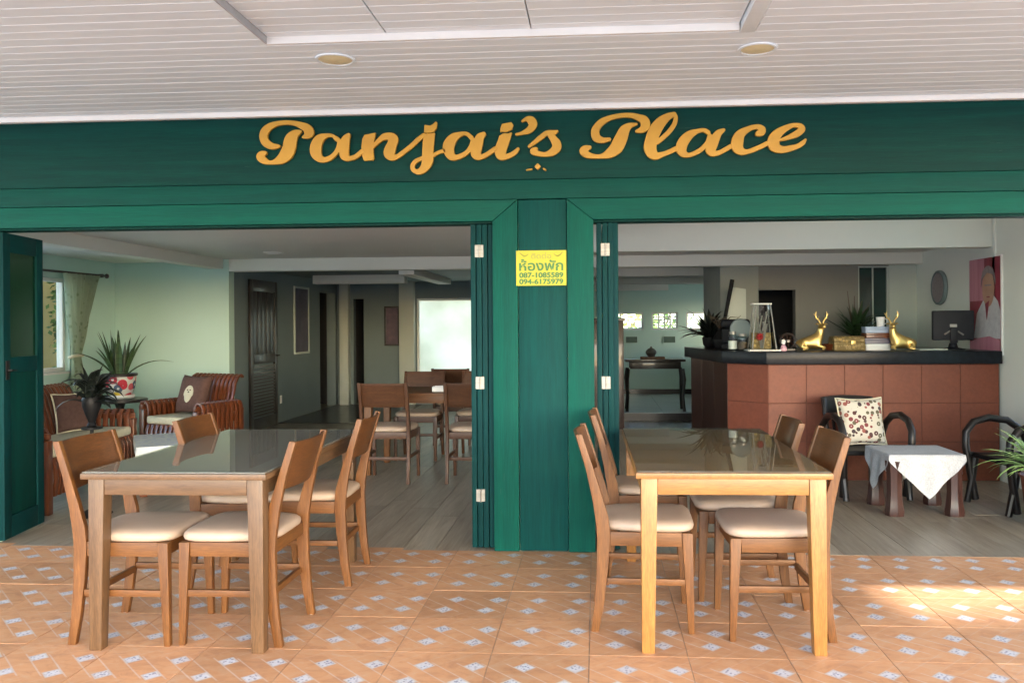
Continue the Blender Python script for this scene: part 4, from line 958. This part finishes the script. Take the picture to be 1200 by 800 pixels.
jar('clear jar half full of brown beans beside the display case', (1.315, 7.66, cz), .15, .048, G['beans'])
fan = thing('desk_clock', 'round grey faced ornament behind the jars on the counter', 'ornament', (1.33, 7.84, cz), R(-10))
MB().lathe([(.06,0),(.06,.012),(.02,.02),(.015,.10)], 18).build('foot', G['black'], fan)
o = MB().lathe([(.001,-.02),(.09,-.02),(.098,-.01),(.098,.01),(.09,.02),(.001,.02)], 28).build('dial', G['wall_back'], fan); o.location = (0,0,.19); o.rotation_euler = (R(90),0,0)
lp = thing('leaning_board', 'pale board with a black edge leaning on the column behind the counter', 'board', (1.40, 8.85, 0))
pb = MB(); pb.prism([(-.11,1.13),(.16,1.13),(.16,1.70),(.03,1.72)], 0, .02, 'y'); pb.build('panel', G['wall_grey'], lp, .002)
MB().tube([(-.125,-.005,1.05),(.02,-.005,1.80)], [.018,.022], 8).build('black_edge', G['black'], lp)
MB().box(-.10, .15, -.02, .10, 0, 1.129).build('plinth', G['dark_z'], lp, .004)
# ring ornament and pink figure
rg = thing('ring_ornament', 'dark spoked ring ornament on the counter between display case and deer', 'ornament', (1.695, 7.56, cz))
MB().tube([(.065*math.cos(a), 0, .085+.065*math.sin(a)) for a in np.linspace(0, 2*math.pi, 30)], .009, 8).build('ring', G['dark_x'], rg)
for i in range(8):
    a = i*math.pi/4 + .2; MB().tube([(.012*math.cos(a),0,.085+.012*math.sin(a)),(.085*math.cos(a),0,.085+.085*math.sin(a))], [.0035,.0045], 6).build('spoke', G['maroon_x'], rg)
MB().box(-.06, .06, -.025, .025, 0, .016).build('base', G['dark_x'], rg, .003); MB().lathe([(.001,-.012),(.02,-.01),(.02,.01),(.001,.012)], 12, (0,0,.085)).build('hub', G['steel'], rg)
pk = thing('pink_figurine', 'tiny pink and white figurine in front of the dark ring ornament', 'figurine', (1.635, 7.46, cz))
G['pink'] = mat('pink_glaze', (.62,.36,.44), (.50,.28,.36), (1,1,1), 9, 3, .3, coat=.3)
MB().lathe([(.026,0),(.030,.012),(.024,.04),(.012,.055),(.0,.056)], 16).build('dress', G['pink'], pk); MB().lathe([(.0,.056),(.012,.060),(.020,.075),(.018,.092),(.008,.102),(0,.103)], 16).build('head', G['paper'], pk)
# plant on the back cabinet, fruit basket, box stack, cup
bz = 1.0855
sp3 = thing('potted_plant', 'bushy dark plant behind the deer on the back cabinet', 'plant', (2.64, 8.72, bz))
MB().lathe([(.07,0),(.10,.03),(.115,.12),(.10,.13),(0,.12)], 18).build('pot', G['dark_x'], sp3)
for i in range(60):
    az = random.uniform(0, 6.28); blade(random.uniform(.16,.42), random.uniform(.04,.075), random.uniform(0,1.1), az, random.uniform(.1,1.4), (.03*math.cos(az),.03*math.sin(az),.12), 5, .2).build('leaf', G['leaf_dark'], sp3, smooth=20)
for i in range(4): MB().tube([(0,0,.12),(.04*i-.06,0,.35),(.07*i-.08,.02,.58-.05*i)], [.007,.006,.003], 6).build('stem', G['bark'], sp3)
fb = thing('gilt_box', 'ornate brown and gold casket lying between the two deer', 'casket', (2.27, 7.68, cz), R(4))
MB().box(-.17, .17, -.08, .08, 0, .075).build('casket_body', G['print_gold'], fb, .01, 2)
MB().prism([(-.08,.076),(.08,.076),(.075,.105),(.04,.125),(-.04,.125),(-.075,.105)], -.17, .17, 'x').build('casket_lid', G['print_gold'], fb, .006)
MB().box(-.02, .02, -.088, -.081, .055, .085).build('clasp', G['gilt'], fb, .002)
bl = thing('low_bowl', 'shallow brown bowl beside the ornate casket', 'bowl', (2.10, 7.70, cz))
MB().lathe([(.045,0),(.05,.008),(.085,.05),(.088,.055),(.082,.055),(.045,.015),(.001,.012)], 22).build('bowl', G['teak_x'], bl)
bx = [(.105, .055, 'paper', 'white box at the bottom of the stack beside the deer'), (.110, .05, 'dim_print', 'dark blue box in the middle of the stack beside the deer'), (.115, .045, 'teak_x', 'brown box in the stack beside the deer'), (.118, .055, 'bluebox', 'pale blue box at the top of the stack beside the deer')]
G['bluebox'] = mat('pale_blue_card', (.36,.44,.58), (.28,.36,.50), (1,1,1), 8, 3, .5)
z = cz
for i, (hw, hh, mm, lab) in enumerate(bx):
    b = thing('gift_box', lab, 'box', (2.485 + .006*i, 7.66, z), R(3*(-1)**i), 'boxes stacked on the counter')
    MB().box(-hw, hw, -.07, .07, 0, hh*.6).build('box_base', G[mm], b, .002); MB().box(-hw-.002, hw+.002, -.072, .072, hh*.6+.0005, hh).build('box_lid', G[mm], b, .003); z += hh + .0008
cu_ = thing('white_cup', 'white cup on top of the stacked boxes', 'cup', (2.53, 7.66, z))
MB().lathe([(.028,0),(.032,.005),(.038,.085),(.036,.085),(.030,.008),(.001,.007)], 20).build('cup_body', G['paper'], cu_); MB().tube([(.036,0,.07),(.058,0,.062),(.056,0,.03),(.034,0,.022)], .004, 6).build('handle', G['paper'], cu_)
bt2 = thing('glass_bowl', 'pale green glass bowl on the top box beside the white cup', 'bowl', (2.43, 7.66, z))
MB().lathe([(.025,0),(.03,.004),(.055,.05),(.053,.05),(.028,.007),(.001,.006)], 20).build('bowl', G['clear'], bt2)
ty = thing('flat_tray', 'flat pale tray on the counter between the second deer and the monitor', 'tray', (2.93, 7.60, cz))
MB().box(-.12, .12, -.10, .10, 0, .012).build('tray', G['wall_grey'], ty, .004, 2)
# monitor seen from behind
mo = thing('monitor', 'black computer monitor seen from behind at the right end of the counter', 'monitor', (3.14, 7.62, cz), R(-8))
MB().box(-.17, .17, -.02, .03, .085, .345).build('casing', G['black_plastic'], mo, .012, 3); MB().box(-.155, .155, .0305, .033, .10, .33).build('screen', G['screen_dark'], mo)
MB().box(-.03, .03, -.045, -.0205, .06, .20).build('neck', G['black_plastic'], mo, .006); MB().tube([(-.075,-.022,.135),(-.03,-.028,.165),(.03,-.028,.165),(.08,-.022,.13)], .008, 6).build('cable_arc', G['steel'], mo)
MB().box(-.03, .028, -.0225, -.0202, .195, .225).build('badge', G['steel'], mo); MB().lathe([(.10,0),(.10,.008),(.04,.02),(.03,.059)], 24).build('stand_foot', G['black_plastic'], mo)
# poster of a grey-haired man in white
G['crimson'] = mat('crimson_print', (.33,.035,.07), (.16,.015,.03), (9,9,.7), 2.5, 4, .4)
G['rose'] = mat('rose_print', (.55,.25,.32), (.42,.15,.22), (9,9,.7), 2.5, 4, .4); G['skin'] = mat('skin_print', (.50,.30,.22), (.42,.24,.17), (1,1,1), 9, 3, .5)
G['hair'] = mat('grey_hair_print', (.33,.29,.30), (.22,.19,.20), (9,9,4), 5, 4, .5); G['jacket'] = mat('white_jacket_print', (.60,.60,.62), (.46,.46,.50), (4,4,4), 5, 4, .5)
po = thing('wall_poster', 'tall poster of a grey-haired man in a white jacket on the right wall', 'poster', (3.409, 7.585, 0), R(-90))
MB().box(-.31, .31, -.012, 0, 1.06, 1.915).build('paper', G['paper'], po, .002)
MB().box(-.29, .29, -.014, -.0125, 1.075, 1.90).build('backdrop', G['crimson'], po); MB().box(-.29, .0, -.0155, -.0142, 1.53, 1.898).build('curtain_print', G['rose'], po)
def flat(nm, poly, y, m): MB().prism(poly, -y, -y+.0014, 'y').build(nm, m, po)
el = lambda cx_, cz_, rx, rz_, n_=22, a0=0, a1=2*math.pi: [(cx_+rx*math.cos(a), cz_+rz_*math.sin(a)) for a in np.linspace(a0, a1, n_, endpoint=False)]
flat('jacket', [(-.20,1.20),(-.14,1.42),(-.02,1.53),(.06,1.50),(.16,1.58),(.25,1.52),(.289,1.44),(.289,1.20)], .0172, G['jacket'])
flat('face', el(.08, 1.63, .11, .155), .0188, G['skin']); flat('hair', [(.08+.135*math.cos(a), 1.685+.145*math.sin(a)) for a in np.linspace(-.15, math.pi+.25, 18)] + [(-.03,1.72),(.06,1.77),(.18,1.75)], .0204, G['hair'])
flat('eyes', [(.02,1.655),(.14,1.655),(.14,1.668),(.02,1.668)], .0204, G['hair']); flat('mouth', [(.05,1.555),(.11,1.555),(.105,1.565),(.055,1.565)], .0204, G['crimson'])
flat('shirt_front', [(.02,1.50),(.10,1.53),(.05,1.36)], .0190, G['crimson']); flat('flowers', [(-.28,1.09),(.28,1.09),(.28,1.19),(.1,1.22),(-.12,1.20),(-.28,1.16)], .0190, G['rose'])
ck = thing('wall_clock', 'round grey clock on the right wall above the monitor', 'clock', (3.409, 8.54, 1.684), 0)
o = MB().lathe([(.001,.0),(.165,.0),(.172,.012),(.168,.036),(.150,.040),(.148,.030),(.001,.030)], 36).build('case', G['wall_back'], ck); o.rotation_euler = (0, R(-90), 0)
o = MB().lathe([(.146,.0305),(.146,.034),(.001,.034)], 36).build('dial', G['hair'], ck); o.rotation_euler = (0, R(-90), 0)

# ================================================================== BACK HALL
cs = thing('console_table', 'slim black console table against the far hall wall', 'table', (.83, 12.06, .110))
MB().box(-.42, .42, -.21, .21, .70, .735).build('tabletop', G['dark_x'], cs, .004)
for sx in (-1, 1):
    for sy in (-1, 1): MB().tube([(sx*.38,sy*.18,.60),(sx*.40,sy*.19,.45),(sx*.385,sy*.18,.2),(sx*.40,sy*.19,0)], [.026,.028,.018,.022], 8).build('leg', G['dark_z'], cs)
for sy in (-1, 1): MB().box(-.355, .355, sy*.18-.012, sy*.18+.012, .60, .698).build('apron', G['dark_x'], cs, .003)
wt = thing('wooden_tray', 'small wooden tray on the black console table', 'tray', (.80, 12.02, .8455)); MB().box(-.17, .17, -.10, .10, 0, .03).build('tray', G['chair_x'], wt, .004)
sb = thing('silver_bowl', 'silver bowl with a domed lid on the wooden tray of the console table', 'bowl', (.78, 12.02, .876))
MB().lathe([(.04,0),(.05,.005),(.075,.05),(.08,.055),(.0,.055)], 22).build('bowl', G['steel'], sb); MB().lathe([(.08,.0555),(.072,.085),(.04,.115),(.012,.125),(.014,.145),(.0,.15)], 22).build('lid', G['steel'], sb)
to = thing('tall_cabinet', 'tall brown cabinet edge just inside the right folded door', 'cabinet', (.15, 11.0, 0))
MB().box(-.33, .20, -.25, .25, 0, 1.38).build('body', G['maroon_z'], to, .006); MB().box(-.34, .22, -.27, .26, 1.381, 1.42).build('top', G['maroon_x'], to, .004)
for a in (-.32, -.06): MB().box(a, a+.245, -.264, -.2505, .06, 1.34).build('door_panel', G['maroon_z'], to, .003)

# ================================================================== DARK SEATING, RIGHT
G['black_wood'] = mat('black_lacquered_wood', (.016,.012,.011), (.009,.007,.007), (6,6,6), 3, 4, .38, coat=.1, spec=.3)
def bentwood(label, loc, rz):
    t = thing('bentwood_armchair', label, 'armchair', loc, rz, 'dark bentwood armchairs')        # faces -y
    for s in (-1, 1):
        x = s*.245
        arm = [(x,-.20,.02),(x+s*.005,-.235,.22),(x+s*.015,-.265,.42),(x+s*.02,-.26,.52),(x+s*.02,-.20,.595),(x+s*.02,-.08,.625),(x+s*.015,.06,.605),(x+s*.01,.17,.53),(x,.215,.42),(x,.22,.34)]
        MB().tube(arm, [.027]*10, 12).build('arm_loop', G['black_wood'], t)
        MB().tube([(x,-.25,.36),(x,-.05,.335),(x,.22,.33)], .020, 10).build('seat_side_rail', G['black_wood'], t)
        MB().tube([(s*.215,.18,.33),(s*.225,.24,.14),(s*.235,.285,0)], [.028,.026,.023], 10).build('rear_leg', G['black_wood'], t)
        MB().tube([(x,-.20,.34),(x,-.23,.15),(x,-.265,0)], [.028,.026,.023], 10).build('front_leg', G['black_wood'], t)
        MB().tube([(s*.20,.20,.33),(s*.20,.245,.55),(s*.195,.295,.725)], [.021,.02,.018], 10).build('back_post', G['black_wood'], t)
    MB().box(-.235, .235, -.23, .20, .335, .372).build('seat', G['black'], t, .015, 3)
    def tr(u, v): return (-.215+.43*u, .265 + .04*v + .03*(1-(2*u-1)**2), .60+.135*v + .012*(1-(2*u-1)**2))
    m = MB(); m.grid(tr, 14, 4); n0 = len(m.v); m.grid(lambda u, v: (tr(u, v)[0], tr(u, v)[1]+.022, tr(u, v)[2]), 14, 4)
    bd = [i for i in range(15)] + [15*j+14 for j in range(1,5)] + [4*15+i for i in range(13,-1,-1)] + [15*j for j in range(3,0,-1)]
    for a, b in zip(bd, bd[1:]+bd[:1]): m.f.append((a, b, n0+b, n0+a))
    m.build('top_rail', G['black_wood'], t, .005)
    for i in range(5):
        xx = -.13+.065*i; MB().ribbon([(.222,.37),(.255,.50),(.285,.61)], xx-.012, xx+.012, .012, 'x').build('back_slat', G['black_wood'], t, .003)
    return t
# ribbon's plane for axis x is (y, z)
bentwood('black bentwood armchair holding a floral cushion in front of the bar counter', (2.09, 6.75, 0), R(6))
bentwood('black bentwood armchair at the far right edge, turned towards the white cloth', (3.06, 6.27, 0), R(-82))
cushion('cream cushion with a dark floral print on the black armchair', (2.11, 6.80, .373), Euler((R(-14), 0, R(8))), G['print_floral'], .38, G['cloth_cream'])
st = thing('stump_table', 'low table on four thick fluted dark legs under the white cloth', 'table', (2.275, 6.20, 0), R(1))
MB().box(-.245, .245, -.225, .225, .385, .425).build('tabletop', G['maroon_x'], st, .02, 3)
for sx in (-1, 1):
    for sy in (-1, 1):
        m = MB(); pts = []
        prof = [(.062,0),(.066,.03),(.058,.07),(.050,.16),(.052,.30),(.062,.383)]
        nn = 24; vs = [((r_*(1+.05*math.cos(8*2*math.pi*j/nn)))*math.cos(2*math.pi*j/nn), (r_*(1+.05*math.cos(8*2*math.pi*j/nn)))*math.sin(2*math.pi*j/nn), z) for r_, z in prof for j in range(nn)]
        fs = [(i*nn+j, i*nn+(j+1) % nn, (i+1)*nn+(j+1) % nn, (i+1)*nn+j) for i in range(5) for j in range(nn)] + [tuple(range(nn-1,-1,-1)), tuple(5*nn+j for j in range(nn))]
        m.add(vs, fs).build('leg', G['maroon_z'], st).location = (sx*.205, sy*.185, 0)
wc = thing('white_cloth', 'white embroidered cloth draped corner-wise over the low dark table', 'tablecloth', (2.275, 6.20, 0), R(1))
def cl(u, v):
    a, b = 2*u-1, 2*v-1; D_ = .545
    x, y = D_*(a-b)/2, D_*(a+b)/2
    hx, hy = .255, .235; dx, dy = max(0, abs(x)-hx), max(0, abs(y)-hy); dd = max(dx, dy) + .3*min(dx, dy)
    wv = .010*math.sin(40*(x if dy > dx else y))*min(1, dd/.1)
    X = math.copysign(min(abs(x), hx) + .006 + .10*dx + (wv if dx >= dy else 0)*(dx > 0), x) if dx > 0 else x*(1.02)
    Y = math.copysign(min(abs(y), hy) + .006 + .10*dy + (wv if dy > dx else 0)*(dy > 0), y) if dy > 0 else y*(1.02)
    return (X, Y, .4285 - dd*.985)
me = MB().grid(cl, 60, 60).mesh('cloth', G['cloth_white'], smooth=180); bm = bmesh.new(); bm.from_mesh(me)
for _ in range(2): bmesh.ops.smooth_vert(bm, verts=[v for v in bm.verts if v.co.z < .405], factor=.5, use_axis_x=True, use_axis_y=True, use_axis_z=True)
bm.to_mesh(me); bm.free(); obj('cloth', me, wc)
# fern at the right edge
fp = thing('fern_plant', 'fresh green fronds of a potted plant at the right edge in front of the armchair', 'plant', (2.97, 5.74, 0))
MB().lathe([(.10,0),(.13,.02),(.16,.30),(.175,.33),(.165,.33),(.15,.31),(0,.30)], 26).build('pot', G['terra'], fp)
for i in range(95):
    az = random.uniform(0, 6.28); blade(random.uniform(.28,.46), random.uniform(.028,.046), random.uniform(.05,.8), az, random.uniform(.7,1.9), (.05*math.cos(az),.05*math.sin(az),.31), 7, .2).build('frond', G['leaf_bright'], fp, smooth=20)

# ================================================================== OUTSIDE THE WINDOWS AND ACROSS THE YARD
def shrub(name, label, cat, loc, rx, ry, h_, nleaf, size, z0=.2):
    t = thing(name, label, cat, loc); m = MB(); rnd = random.Random(int(loc[0]*31+loc[1]*17))
    for c in range(max(6, nleaf//60)):
        th = rnd.uniform(0, 6.28); rr = rnd.random()**.5; cz_ = z0 + (h_-z0)*rnd.random()
        cx_, cy_ = rx*.8*rr*math.cos(th), ry*.8*rr*math.sin(th)
        for k in range(60):
            p = Vector((cx_+rnd.gauss(0, rx*.16), cy_+rnd.gauss(0, ry*.16), max(.05, cz_+rnd.gauss(0, h_*.07))))
            a = Vector((rnd.gauss(0,1), rnd.gauss(0,1), rnd.gauss(0,.6))).normalized(); b = a.orthogonal().normalized(); s = size*rnd.uniform(.6, 1.3)
            m.add([p, p+a*s*.5+b*s*.28, p+a*s, p+a*s*.5-b*s*.28], [(0,1,2,3)])
    m.build('foliage', G['leaf_hedge'], t, smooth=0)
    for k in range(4): a = k*1.6; MB().tube([(.05*math.cos(a),.05*math.sin(a),-.16),(rx*.3*math.cos(a),ry*.3*math.sin(a),h_*.5),(rx*.45*math.cos(a),ry*.45*math.sin(a),h_*.85)], [.03,.02,.008], 7).build('stem', G['bark'], t)
    return t
gw = thing('garden_wall', 'ochre garden wall seen through the lounge window', 'wall', (-8.6, 12.0, -.16)); MB().box(-.1, .1, -1.6, 6, 0, 2.9).build('wall', G['yellow_wall'], gw); MB().box(-.14, .14, -1.62, 6.02, 2.901, 2.98).build('coping', G['white'], gw, .01)
shrub('garden_shrub', 'yellow-green leaves outside the lounge window beside the curtain', 'shrub', (-7.75, 12.06, 0), .40, .42, 2.3, 1500, .10, .8)
for i, (x, y, w_) in enumerate(((1.2, 21.5, 2.4), (4.6, 20.2, 2.2))):
    shrub('garden_tree', ('bright green leaves outside the middle of the hall windows', 'green leaves outside the hall window nearest the bar')[i], 'tree', (x, y, 0), w_, 1.2, 3.4, 3600, .17, .3)
